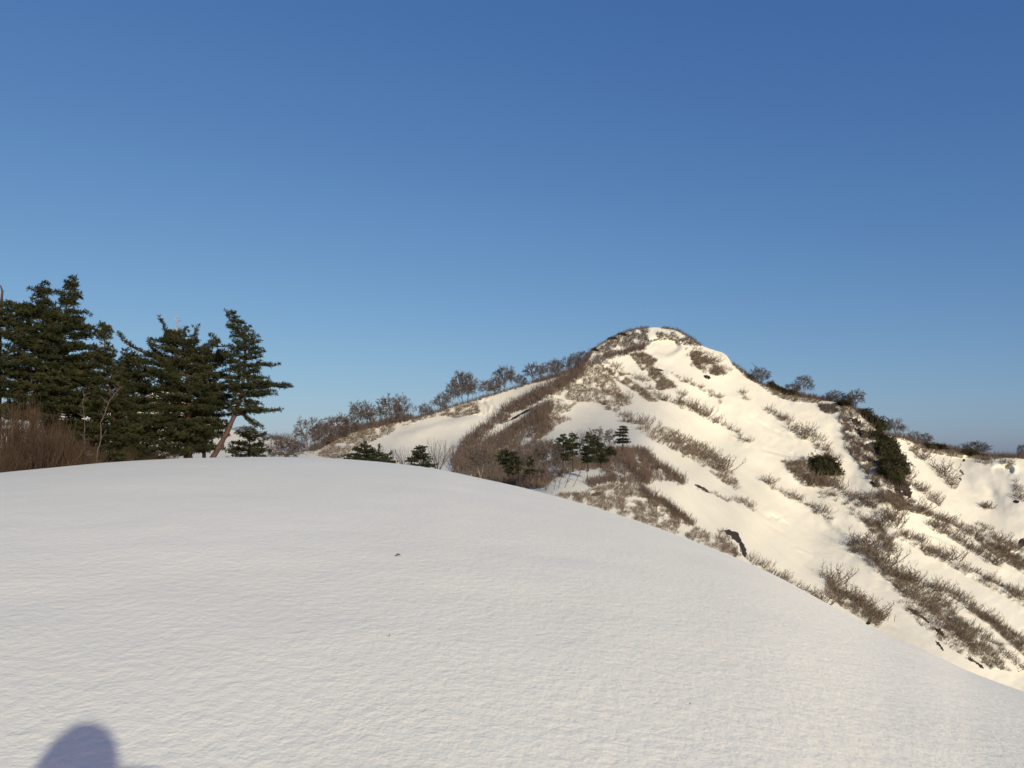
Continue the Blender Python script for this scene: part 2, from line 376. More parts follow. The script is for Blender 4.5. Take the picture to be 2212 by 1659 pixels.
# ------------------------------------------------------------------ streaks of bare shrubs on the ribs of the face
# (phrase, centre line, half width, shrubs, shrub height, rib height m)  -- photograph grid units
ST = [
 ('in the streak from the left shoulder down to mid slope', [(1300, 783), (1345, 804), (1383, 821), (1406, 849)], 6, 9, 15, 1.2),
 ('in the long middle streak below the summit patches', [(1406, 852), (1446, 868), (1470, 876), (1496, 886), (1522, 900), (1557, 917), (1592, 938), (1612, 955)], 6, 17, 19, 1.6),
 ('in the short upright tuft above the middle streak', [(1477, 849), (1464, 861), (1470, 874)], 4, 3, 17, 0.6),
 ('in the broad summit patch right of the snow shelf', [(1476, 745), (1505, 757), (1490, 775), (1510, 790), (1535, 810), (1553, 805)], 11, 10, 15, 1.2),
 ('in the narrow summit strip beside the broad patch', [(1505, 757), (1533, 776), (1553, 790), (1570, 809)], 5, 5, 14, 0.8),
 ('along the thin cornice lip below the broad patch', [(1446, 806), (1472, 823), (1491, 831), (1531, 848), (1548, 860), (1560, 874)], 3, 9, 13, 1.5),
 ('in the tiny lone clump high on the open snow', [(1602, 846), (1613, 863)], 4, 3, 12, 0.3),
 ('in the streak on the lower left face above the lone pine', [(1303, 842), (1335, 859), (1359, 877)], 6, 6, 16, 0.8),
 ('in the streak falling from the left face to the wide band', [(1314, 882), (1345, 898), (1373, 908), (1404, 930)], 8, 8, 18, 1.2),
 ('in the wide grey band right of the lone pine', [(1415, 930), (1445, 948), (1480, 966), (1515, 985), (1545, 1006), (1572, 1028)], 17, 22, 23, 2.2),
 ('at the thinning foot of the wide grey band', [(1545, 1030), (1575, 1045), (1598, 1057)], 8, 4, 17, 0.8),
 ('in the sparse dotted row below the wide grey band', [(1506, 1056), (1540, 1068), (1569, 1080)], 4, 5, 11, 0.2),
 ('in the small clump beside the blue snow hollow', [(1583, 1077), (1610, 1086), (1625, 1108)], 6, 4, 17, 0.6),
 ('in the oval clump on open snow', [(1650, 883), (1669, 894), (1702, 915)], 5, 6, 17, 0.8),
 ('in the streak above the round dark green bush', [(1711, 925), (1726, 934), (1756, 951), (1785, 974), (1801, 998)], 9, 11, 21, 1.6),
 ('in the level row left of the round dark green bush', [(1683, 1000), (1713, 1000), (1745, 991)], 4, 5, 15, 0.8),
 ('in the frosted clump under the round dark green bush', [(1702, 1012), (1725, 1030), (1752, 1045), (1785, 1040)], 11, 8, 20, 1.2),
 ('in the curved streak falling from the round dark green bush', [(1790, 1040), (1819, 1064), (1854, 1079), (1885, 1097), (1915, 1118), (1926, 1138)], 8, 15, 23, 1.8),
 ('in the loose scrub left of the curved streak', [(1767, 1074), (1802, 1074), (1850, 1112), (1880, 1130), (1892, 1158)], 7, 7, 17, 0.6),
 ('in the streak that sweeps on below the small dark rocks', [(1926, 1152), (1962, 1154), (1993, 1177), (2024, 1198), (2042, 1206)], 9, 11, 22, 1.5),
 ('in the hanging tuft under the small dark rocks', [(1911, 1180), (1927, 1200)], 5, 3, 17, 0.4),
 ('in the short dark stripe on the snow under the sweep', [(1984, 1184), (2003, 1203)], 3, 2, 12, 0.4),
 ('in the thin row across the mid slope', [(1646, 1040), (1680, 1060), (1715, 1077), (1733, 1087), (1767, 1103), (1795, 1122)], 4, 13, 16, 1.5),
 ('in the clump below the foot of the cliff', [(1882, 1070), (1906, 1085), (1941, 1094), (1967, 1108)], 9, 8, 21, 1.2),
 ('in the row leaving the cliff foot to the right', [(1976, 1096), (2002, 1108), (2033, 1126), (2069, 1139)], 5, 9, 17, 1.2),
 ('along the shaded edge beyond the cliff', [(1951, 1020), (1976, 1049), (2010, 1081), (2032, 1092)], 7, 9, 19, 1.0),
 ('in the big dark streak low on the right', [(1832, 1180), (1852, 1178), (1868, 1198), (1892, 1214), (1925, 1233), (1958, 1250), (1990, 1268)], 13, 19, 27, 2.2),
 ('on the upper branch of the big dark streak', [(1993, 1264), (2028, 1272), (2036, 1300), (2062, 1324)], 7, 7, 22, 1.0),
 ('on the lower branch of the big dark streak', [(1925, 1265), (1950, 1283), (1984, 1300), (2012, 1318)], 9, 8, 23, 1.0),
 ('between the two lowest dark rocks', [(2028, 1352), (2071, 1370), (2090, 1387), (2114, 1411)], 8, 8, 20, 1.0),
 ('in the row right of the two lowest dark rocks', [(2071, 1350), (2106, 1368), (2140, 1386), (2170, 1410), (2200, 1440)], 7, 10, 21, 1.2),
 ('in the low clump at the edge of the near snow', [(1782, 1243), (1803, 1281), (1840, 1296), (1870, 1318), (1900, 1336)], 11, 13, 25, 1.4),
 ('in the slanted streak near the right frame edge', [(2029, 1279), (2071, 1292), (2097, 1314), (2123, 1331), (2158, 1352), (2184, 1372), (2205, 1398)], 8, 15, 21, 1.5),
 ('in the long thin streak that thickens downhill', [(2002, 1134), (2036, 1147), (2071, 1168), (2097, 1184), (2130, 1203), (2158, 1224)], 7, 14, 20, 1.5),
 ('in the broken row above the slanted streak', [(2069, 1220), (2102, 1234), (2137, 1253), (2166, 1269), (2212, 1292)], 5, 12, 18, 1.3),
 ('in the parallel streak at the right edge', [(2081, 1146), (2114, 1165), (2149, 1187), (2184, 1206), (2212, 1226)], 7, 11, 18, 1.2),
 ('beside the dark rock at the right frame edge', [(2144, 1161), (2175, 1173), (2203, 1191)], 6, 5, 16, 0.7),
 ('in the faint row above the right edge streaks', [(2106, 1129), (2133, 1141)], 4, 3, 12, 0.3),
 ('in the upright clump inside the snowy basin', [(2018, 1010), (2039, 1034), (2061, 1052)], 5, 6, 19, 0.6),
 ('in the lone round clump in the basin', [(2120, 1095), (2130, 1096)], 3, 2, 17, 0.2),
 ('on the right rim of the basin', [(2188, 1042), (2200, 1052), (2198, 1075), (2208, 1085)], 6, 5, 16, 0.5),
 ('on the small spur under the basin ridge', [(2121, 1002), (2151, 992), (2192, 1006)], 5, 6, 12, 0.6),
 ('hanging below the ridge beyond the cliff', [(1966, 970), (1975, 980), (1984, 992)], 6, 4, 15, 0.4),
 ('in the strip behind the dome and below the slit shaped rock', [(1612, 1208), (1646, 1230), (1678, 1246), (1705, 1262), (1732, 1276), (1772, 1298)], 6, 12, 22, 1.0),
]
# dark bushy lines of the spur and the knoll: dense, individually built shrubs in front plus stuff
SP = [
 ('on the upper dark line of the spur', [(1262, 796), (1208, 829), (1156, 855), (1121, 873), (1086, 895), (1051, 925), (1017, 951), (999, 973), (982, 1001)], 8, 0, 18, 3.0),
 ('on the lower dark line of the spur', [(1186, 878), (1156, 899), (1121, 930), (1086, 951), (1051, 977), (1008, 1012)], 12, 0, 19, 3.0),
 ('on the dark summit line', [(1392, 752), (1359, 760), (1312, 773), (1270, 790)], 6, 0, 13, 2.2),
 ('on the dark crest of the knoll', [(1293, 1000), (1318, 985), (1345, 990), (1372, 1024), (1393, 1048)], 9, 0, 19, 0.8),
 ('on the right crest of the knoll', [(1386, 980), (1415, 1004), (1445, 1026), (1475, 1046)], 7, 0, 18, 1.0),
 ('on the falling line below the knoll', [(1386, 1059), (1408, 1077), (1434, 1090), (1460, 1112), (1497, 1136)], 5, 0, 18, 1.2),
 ('on the left shelf of the knoll', [(1270, 1048), (1300, 1040), (1330, 1032)], 7, 0, 17, 0.3),
]
# fine scrub that nobody could count: polygon, tufts, height, stems upright?, material key
PG = [
 ([(1880, 930), (1912, 938), (1950, 1000), (1964, 1052), (1948, 1086), (1915, 1052), (1890, 990)], 130, 11, 'rust_twigs'),
 ([(1540, 1148), (1566, 1148), (1604, 1202), (1584, 1204), (1560, 1180)], 60, 9, 'rust_twigs'),
 ([(1935, 1296), (2000, 1312), (2072, 1340), (2125, 1415), (2140, 1448), (2090, 1425), (2030, 1385), (1985, 1350)], 110, 11, 'shrub'),
 ([(1930, 1160), (2000, 1180), (2070, 1225), (2140, 1262), (2212, 1300), (2212, 1312), (2120, 1262), (2030, 1212)], 60, 9, 'shrub'),
 ([(1985, 1095), (2060, 1128), (2140, 1150), (2212, 1195), (2212, 1215), (2110, 1165), (2020, 1130)], 70, 9, 'shrub'),
 ([(1813, 872), (1834, 880), (1850, 930), (1862, 985), (1880, 1020), (1896, 1060), (1884, 1050), (1860, 1012), (1825, 968), (1815, 907)], 110, 10, 'rust_twigs'),
 ([(1172, 1000), (1230, 985), (1305, 985), (1306, 1012), (1235, 1020), (1185, 1042), (1165, 1062), (1160, 1030)], 330, 13, 'rust_twigs'),
 ([(1286, 978), (1311, 970), (1393, 972), (1402, 990), (1420, 1010), (1398, 1048), (1372, 1028), (1345, 1000), (1300, 1012)], 360, 12, 'rust_twigs'),
 ([(1262, 793), (1293, 779), (1319, 814), (1340, 849), (1362, 876), (1345, 879), (1314, 886), (1295, 872), (1250, 868), (1229, 885), (1232, 908), (1199, 920), (1160, 950), (1150, 935), (1187, 880), (1187, 849)], 700, 8, 'shrub'),
 ([(1280, 762), (1334, 725), (1369, 713), (1429, 712), (1488, 730), (1508, 748), (1470, 745), (1450, 735), (1412, 737), (1390, 752), (1340, 765), (1300, 772)], 520, 7, 'twigs'),
 ([(1357, 766), (1390, 762), (1418, 780), (1408, 792), (1427, 807), (1453, 830), (1461, 838), (1418, 845), (1415, 825), (1390, 806), (1380, 790)], 330, 8, 'shrub'),
 ([(1478, 770), (1505, 760), (1533, 778), (1573, 812), (1545, 811), (1520, 806), (1496, 788)], 160, 9, 'shrub'),
 ([(1300, 790), (1330, 800), (1395, 845), (1420, 868), (1400, 868), (1370, 845), (1330, 822)], 200, 7, 'shrub'),
 ([(1370, 925), (1440, 925), (1530, 970), (1590, 1032), (1590, 1058), (1550, 1032), (1480, 985), (1405, 950)], 250, 9, 'shrub'),
 ([(1180, 880), (1195, 905), (1190, 935), (1130, 965), (1090, 985), (1040, 1010), (1000, 1030), (1100, 1048), (1160, 1060), (1190, 1045), (1150, 1010), (1200, 960), (1160, 955), (1160, 900)], 620, 15, 'rust_twigs'),
 ([(1020, 955), (1090, 935), (1170, 880), (1190, 870), (1190, 910), (1120, 965), (1050, 1000), (985, 1018), (980, 1008)], 420, 15, 'rust_twigs'),
 ([(975, 1002), (1040, 975), (1120, 985), (1180, 1010), (1180, 1062), (1100, 1050), (985, 1025)], 650, 16, 'rust_twigs'),
 ([(985, 1000), (1017, 955), (1060, 925), (1110, 885), (1190, 842), (1262, 797), (1255, 812), (1190, 856), (1120, 890), (1060, 935), (1020, 965)], 520, 13, 'rust_twigs'),
 ([(1284, 975), (1311, 970), (1393, 972), (1400, 988), (1467, 1034), (1480, 1046), (1440, 1042), (1400, 1040), (1395, 1070), (1430, 1080), (1500, 1136), (1480, 1136), (1420, 1100), (1380, 1060), (1330, 1040), (1290, 1015)], 620, 11, 'rust_twigs'),
 ([(1180, 1066), (1250, 1066), (1330, 1042), (1390, 1062), (1440, 1100), (1500, 1140), (1560, 1165), (1600, 1206), (1585, 1203), (1500, 1170), (1400, 1134), (1290, 1098)], 620, 10, 'shrub'),
 ([(680, 985), (727, 950), (800, 925), (850, 916), (850, 935), (800, 955), (760, 975), (720, 992)], 320, 8, 'shrub'),
 ([(965, 884), (1030, 868), (1036, 893), (985, 903), (950, 898)], 150, 7, 'shrub'),
 ([(860, 912), (960, 886), (950, 897), (870, 921)], 60, 6, 'shrub'),
 ([(1813, 872), (1834, 873), (1886, 924), (1895, 968), (1921, 1040), (1895, 1058), (1884, 1038), (1860, 1012), (1825, 968), (1815, 907)], 230, 10, 'shrub'),
 ([(1765, 873), (1800, 876), (1812, 890), (1795, 895), (1772, 888)], 80, 9, 'twigs'),
 ([(1640, 828), (1676, 842), (1717, 855), (1775, 864), (1765, 872), (1700, 866), (1660, 848)], 130, 7, 'shrub'),
 ([(1585, 789), (1640, 828), (1650, 838), (1610, 815)], 60, 5, 'shrub'),
 ([(1690, 1003), (1747, 995), (1800, 1040), (1790, 1052), (1745, 1050), (1710, 1025)], 160, 11, 'shrub'),
 ([(1850, 1112), (1895, 1128), (1930, 1165), (1925, 1195), (1895, 1165)], 90, 10, 'shrub'),
 ([(1900, 1055), (1975, 1085), (2030, 1125), (1990, 1112), (1930, 1098), (1890, 1075)], 170, 9, 'shrub'),
 ([(1850, 1185), (1930, 1240), (2000, 1272), (2060, 1325), (2140, 1400), (2180, 1450), (2130, 1440), (2040, 1345), (1960, 1290), (1890, 1235)], 230, 11, 'shrub'),
 ([(1785, 1245), (1815, 1280), (1870, 1305), (1910, 1335), (1895, 1358), (1830, 1320), (1780, 1285)], 150, 12, 'shrub'),
 ([(2090, 1150), (2212, 1200), (2212, 1240), (2150, 1205)], 130, 9, 'shrub'),
 ([(2040, 1280), (2110, 1320), (2212, 1380), (2212, 1420), (2130, 1345)], 150, 10, 'shrub'),
 ([(1955, 948), (1990, 964), (2060, 975), (2110, 985), (2150, 990), (2150, 998), (2100, 990), (2040, 985), (1990, 976), (1965, 975)], 170, 7, 'shrub'),
]
LINE = [   # low brush that stands up along the skylines: polyline, tufts, height, material
 ([(672, 974), (690, 966), (727, 946), (765, 930), (801, 921), (846, 912), (885, 904)], 420, 17, 'rust_twigs'),
 ([(885, 904), (935, 892), (965, 882)], 90, 10, 'rust_twigs'),
 ([(965, 882), (1025, 864), (1052, 856), (1099, 841), (1152, 826)], 200, 9, 'twigs'),
 ([(1152, 825), (1203, 812), (1232, 801), (1258, 790), (1277, 762)], 260, 12, 'rust_twigs'),
 ([(1265, 785), (1277, 762), (1292, 748), (1307, 739), (1334, 724), (1369, 712), (1400, 708)], 210, 7, 'rust_twigs'),
 ([(1429, 708), (1459, 712), (1488, 727), (1514, 747)], 130, 7, 'rust_twigs'),
 ([(1581, 785), (1607, 803), (1640, 827), (1676, 842), (1717, 854), (1777, 863)], 230, 8, 'rust_twigs'),
 ([(1717, 853), (1777, 862), (1813, 867), (1851, 884), (1881, 908), (1908, 934), (1930, 941)], 220, 11, 'rust_twigs'),
 ([(1930, 941), (1955, 946), (1994, 961), (2054, 970), (2119, 983), (2164, 986), (2212, 988)], 420, 11, 'rust_twigs'),
 ([(590, 985), (640, 983), (690, 985)], 70, 15, 'twigs'),
]
# ledges and cracks: side above the line is pushed back (metres)
STEP = [
 ([(1700, 935), (1740, 958), (1775, 985)], 1.0, 2, 7), ([(1645, 972), (1690, 985), (1720, 990)], 0.9, 1.6, 6), ([(1600, 1088), (1640, 1108), (1668, 1128)], 1.2, 2, 8),
 ([(1655, 1118), (1668, 1110), (1682, 1122)], -2.2, 1.6, 7), ([(1680, 1128), (1692, 1122), (1702, 1134)], -1.8, 1.6, 6), ([(1710, 1180), (1735, 1188), (1760, 1200)], 1.0, 1.6, 6),
 ([(1790, 1118), (1830, 1148), (1870, 1172)], 1.2, 2, 9), ([(2165, 1010), (2178, 1002), (2190, 1012), (2186, 1024)], -2.4, 2, 9), ([(2040, 972), (2070, 984), (2110, 990)], -1.6, 2, 8),
 ([(1980, 1150), (2030, 1165), (2075, 1190)], 1.0, 2, 8), ([(1880, 1215), (1860, 1205), (1840, 1196)], 0.9, 2, 8),
 ([(1395, 741), (1412, 733), (1435, 732), (1462, 736), (1475, 748)], -3.0, 5, 26),
 ([(1408, 760), (1440, 768), (1475, 752)], 1.4, 3, 16),
 ([(1025, 866), (1038, 880), (1040, 897)], 3.0, 1.6, 9),
 ([(1036, 868), (1048, 880), (1050, 898)], 2.8, 1.6, 9),
 ([(1050, 866), (1062, 876), (1058, 896)], 2.4, 1.6, 8),
 ([(1065, 862), (1074, 878), (1072, 892)], 1.0, 2, 9),
 ([(1900, 1352), (1940, 1362), (1990, 1390)], 0.8, 3, 14),
 ([(1560, 763), (1570, 770), (1583, 787)], 1.5, 3, 12),
 ([(1940, 950), (1955, 960), (1960, 975)], 1.6, 3, 14),
 ([(1990, 985), (2030, 980), (2100, 992)], -1.4, 3, 16),
 ([(1650, 1112), (1668, 1104), (1690, 1120)], -1.6, 3, 12),
 ([(2140, 1010), (2170, 1004), (2190, 1018)], -1.8, 4, 16),
 ([(830, 948), (900, 928), (990, 903), (1040, 898)], 1.8, 5, 26),
 ([(1215, 1072), (1250, 1066), (1280, 1072)], -1.0, 3, 10),
]
# smooth gully streaks / slide tracks
GROOVE = [
 ([(1620, 900), (1670, 930), (1730, 955)], 0.8, 4), ([(1690, 970), (1720, 985), (1735, 988)], 0.6, 3),
 ([(1640, 1125), (1690, 1150), (1740, 1185)], 0.7, 4), ([(1770, 1130), (1815, 1160), (1860, 1190)], 0.8, 8),
 ([(1495, 1078), (1550, 1110), (1590, 1150)], 0.7, 6), ([(1440, 880), (1480, 905), (1560, 960), (1640, 1010), (1720, 1060), (1790, 1110)], 0.9, 16),
 ([(1520, 850), (1560, 880), (1640, 940), (1700, 990), (1760, 1040)], 0.8, 16), ([(1700, 1110), (1790, 1150), (1880, 1190), (1980, 1240), (2060, 1290)], 0.9, 14),
 ([(1540, 970), (1600, 1010), (1700, 1100), (1820, 1180), (1900, 1240)], 0.9, 16), ([(1900, 1120), (1960, 1150), (2060, 1210), (2160, 1270)], 0.9, 14),
 ([(2125, 1030), (2140, 1060), (2150, 1085), (2150, 1110)], 1.4, 14), ([(2050, 975), (2060, 985), (2075, 1010), (2090, 1050), (2095, 1080)], 1.2, 16),
]
ROCKS = [
 ([(1836, 902), (1850, 912), (1862, 920)], 6, 'uppermost brown rock step of the snowy cliff'),
 ([(1846, 926), (1866, 938), (1880, 948)], 7, 'broad brown rock step in the upper half of the cliff'),
 ([(1848, 956), (1870, 964), (1888, 976)], 6, 'long brown rock step in the middle of the cliff'),
 ([(1862, 984), (1884, 996), (1898, 1008)], 6, 'brown rock step low on the cliff beside the evergreens'),
 ([(1930, 1042), (1942, 1062), (1952, 1080)], 8, 'brown rock face under the lowest evergreen of the cliff'),
  # polyline, half width, label
 ([(1562, 1146), (1585, 1154), (1600, 1172), (1611, 1204)], 7, 'dark brown slit shaped rock face just above the near snow edge'),
 ([(1940, 1030), (1952, 1048), (1962, 1066), (1966, 1076)], 12, 'tall dark rock wall at the right foot of the cliff'),
 ([(1916, 1056), (1932, 1072), (1948, 1086), (1975, 1093)], 6, 'brown rock ledge running down from the dark rock wall'),
 ([(1520, 812), (1536, 817)], 4, 'small dark rock under the broad summit patch of shrubs'),
 ([(1416, 797), (1434, 801)], 2.2, 'thin dark rock sliver in the scrub left of the summit snow shelf'),
 ([(1294, 868), (1312, 873)], 3, 'dark rock sliver at the lower edge of the textured left face'),
 ([(1742, 1036), (1758, 1040)], 8, 'squarish dark rock under the round dark green bush'),
 ([(1890, 1129), (1904, 1134)], 5, 'small dark rock in the curved shrub streak'),
 ([(1902, 1138), (1910, 1150)], 4, 'pointed dark rock just below another in the curved streak'),
 ([(1958, 1312), (1976, 1322), (1993, 1333), (2008, 1346)], 5, 'long dark rock band in the lower right shrub streak'),
 ([(2016, 1356), (2034, 1368), (2042, 1380)], 5, 'dark rock band below the long one in the lower right streak'),
 ([(2042, 1332), (2056, 1341), (2069, 1351)], 4, 'narrow dark rock right of the long rock band'),
 ([(2020, 1384), (2030, 1394), (2038, 1406)], 3.4, 'lowest dark rock on the open snow at lower right'),
 ([(2090, 1420), (2110, 1432), (2125, 1444)], 4, 'dark rocky streak where the mountain meets the near snow at lower right'),
 ([(1874, 1342), (1880, 1346)], 9, 'rounded dark rock among shrubs at the near snow edge'),
 ([(2203, 1166), (2216, 1178)], 8, 'black rock cut by the right frame edge'),
 ([(2080, 993), (2084, 996)], 4, 'round grey boulder in the upper basin'),
 ([(2073, 1014), (2082, 1026)], 2.6, 'thin slanted rock in the snowy basin'),
 ([(2071, 1034), (2078, 1035)], 2.4, 'tiny flat dark stone in the snowy basin'),
 ([(2188, 1083), (2202, 1084)], 4, 'dark rock on the right rim of the basin'),
 ([(1163, 875), (1130, 892), (1096, 911)], 3, 'thin dark rock line between the two bushy spur lines'),
 ([(1500, 1046), (1520, 1056), (1533, 1065)], 3.5, 'dark wedge rock where the knoll meets the snow gully'),
 ([(1396, 990), (1410, 1002), (1422, 1016)], 5, 'snow dusted rock on the right crest of the knoll'),
 ([(1880, 1040), (1900, 1050)], 6, 'dark rock under the frosted scrub of the cliff foot'),
 ([(838, 912), (852, 910)], 3, 'dark rock on the left ridge crest below the bare trees'),
 ([(1275, 1070), (1305, 1064)], 3.5, 'dark undercut rock below the little snow mound'),
]

def Rfun(px, py):
    px = np.asarray(px, float); py = np.asarray(py, float)
    R = tps(px, py)
    sc = R / 330.0
    dR = 1.5 * fbm(px / 70.0, py / 55.0, 21, 3) + 0.5 * fbm(px / 17.0, py / 13.0, 31, 3)
    for lst in (ST, SP):
        for _, pl, hw, n, sz, A in lst:
            w = hw * 1.15 + 5
            bx = [p[0] for p in pl]; by = [p[1] for p in pl]
            m = (px > min(bx) - 3 * w) & (px < max(bx) + 3 * w) & (py > min(by) - 3 * w) & (py < max(by) + 3 * w)
            if m.any():
                d, s, t = poly_d(px[m], py[m], pl)
                ww = np.where(s > 0, w * 1.5, w)
                dR[m] -= A * np.exp(-(d / ww) ** 2)
    for pl, A, w, fall in STEP:
        bx = [p[0] for p in pl]; by = [p[1] for p in pl]; g = fall * 2.5
        m = (px > min(bx) - g) & (px < max(bx) + g) & (py > min(by) - g) & (py < max(by) + g)
        if m.any():
            d, s, t = poly_d(px[m], py[m], pl)
            dR[m] += A * np.tanh(d * s / w) * np.exp(-(d / fall) ** 2) * np.clip(np.minimum(t, 1 - t) * 8, 0, 1)
    for pl, A, w in GROOVE:
        bx = [p[0] for p in pl]; by = [p[1] for p in pl]
        m = (px > min(bx) - 3 * w) & (px < max(bx) + 3 * w) & (py > min(by) - 3 * w) & (py < max(by) + 3 * w)
        if m.any():
            d, s, t = poly_d(px[m], py[m], pl)
            dR[m] += A * (1.9 if w < 9 else 1.7) * np.exp(-(d / w) ** 2) * np.sin(np.pi * t) ** 1.2
    # rough ground where scrub and litter break the snow
    for pg, n, sz, mk in PG:
        bx = [p[0] for p in pg]; by = [p[1] for p in pg]
        m = (px > min(bx) - 4) & (px < max(bx) + 4) & (py > min(by) - 4) & (py < max(by) + 4)
        if m.any():
            ins = inside(px[m], py[m], pg)
            dR[m] += ins * (1.5 * fbm(px[m] / 9.0, py[m] / 7.0, 77, 3) + 0.8 * vnoise(px[m] / 3.2, py[m] / 2.6, 78))
    return R + dR * sc

def inside(px, py, pg):
    c = np.zeros(np.shape(px), bool); n = len(pg); j = n - 1
    for i in range(n):
        xi, yi = pg[i]; xj, yj = pg[j]
        c ^= ((yi > py) != (yj > py)) & (px < (xj - xi) * (py - yi) / (yj - yi + 1e-12) + xi)
        j = i
    return c

def ground(px, py, sink=0.0):
    R = float(Rfun(np.array([px]), np.array([py]))[0])
    p = P(px, py, R); p.z -= sink
    return p, R

cols = np.concatenate([np.arange(-900, -20, 20), np.arange(-20, 2232, 3.0), np.arange(2232, 3100, 20)])
NR = 300
top = skyl(cols) + 0.8 * fbm(cols / 9.0, cols * 0, 5, 3)
bot = dome_sil(cols) + 120
t = np.linspace(0, 1, NR)[None, :] ** 0.92
PY = bot[:, None] + (top - bot)[:, None] * t
PX = np.repeat(cols[:, None], NR, 1)
RR = Rfun(PX, PY)
x, y, z = ray(PX, PY)
X_ = x * RR; Y_ = y * RR; Z_ = EYE + z * RR
# the far side of the ridge, falling away out of sight
bd = np.array([1.5, 4, 8, 14, 24, 40, 70, 120, 200, 300.0])
rx, ry, rz = X_[:, -1], Y_[:, -1], Z_[:, -1]; hl = np.hypot(rx, ry); ux, uy = rx / hl, ry / hl
bx = rx[:, None] + ux[:, None] * bd; by = ry[:, None] + uy[:, None] * bd
slope0 = np.clip(z[:, -1], -0.3, 0.2)[:, None]
bz = rz[:, None] + np.minimum(slope0, 0.0) * bd - 0.02 * bd ** 1.5 - 0.10 * bd
# foot skirt running on down under the near slope
fd = np.array([40.0, 20, 8])
fx0, fy0, fz0 = X_[:, 0], Y_[:, 0], Z_[:, 0]; fl = np.hypot(fx0, fy0)
fx = fx0[:, None] * (1 - fd / fl[:, None]); fy = fy0[:, None] * (1 - fd / fl[:, None]); fz = fz0[:, None] - 0.45 * fd
X_ = np.concatenate([fx, X_, bx], 1); Y_ = np.concatenate([fy, Y_, by], 1); Z_ = np.concatenate([fz, Z_, bz], 1)
n0, n1 = X_.shape; idx = np.arange(n0 * n1).reshape(n0, n1)
mb = MB()
mb.add(np.stack([X_, Y_, Z_], 2).reshape(-1, 3), np.stack([idx[:-1, :-1], idx[1:, :-1], idx[1:, 1:], idx[:-1, 1:]], 2).reshape(-1, 4))
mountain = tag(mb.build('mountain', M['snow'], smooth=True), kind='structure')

# wide snowy lowland round it all, far below
mb = MB()
rr_ = np.array([0, 400, 900, 2000, 5000, 9000.0]); aa_ = np.linspace(0, 2 * math.pi, 65)[:-1]
V = []
for r in rr_:
    for a in aa_:
        V.append((r * math.sin(a), r * math.cos(a), -320 + 10 * math.sin(a * 7 + r)))
Fq = []
for i in range(len(rr_) - 1):
    for j in range(64):
        Fq.append((i * 64 + j, i * 64 + (j + 1) % 64, (i + 1) * 64 + (j + 1) % 64, (i + 1) * 64 + j))
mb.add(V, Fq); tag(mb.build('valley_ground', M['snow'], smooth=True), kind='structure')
# ------------------------------------------------------------------ plant generators
def rnd(a, b): return random.uniform(a, b)
UP = Vector((0, 0, 1))

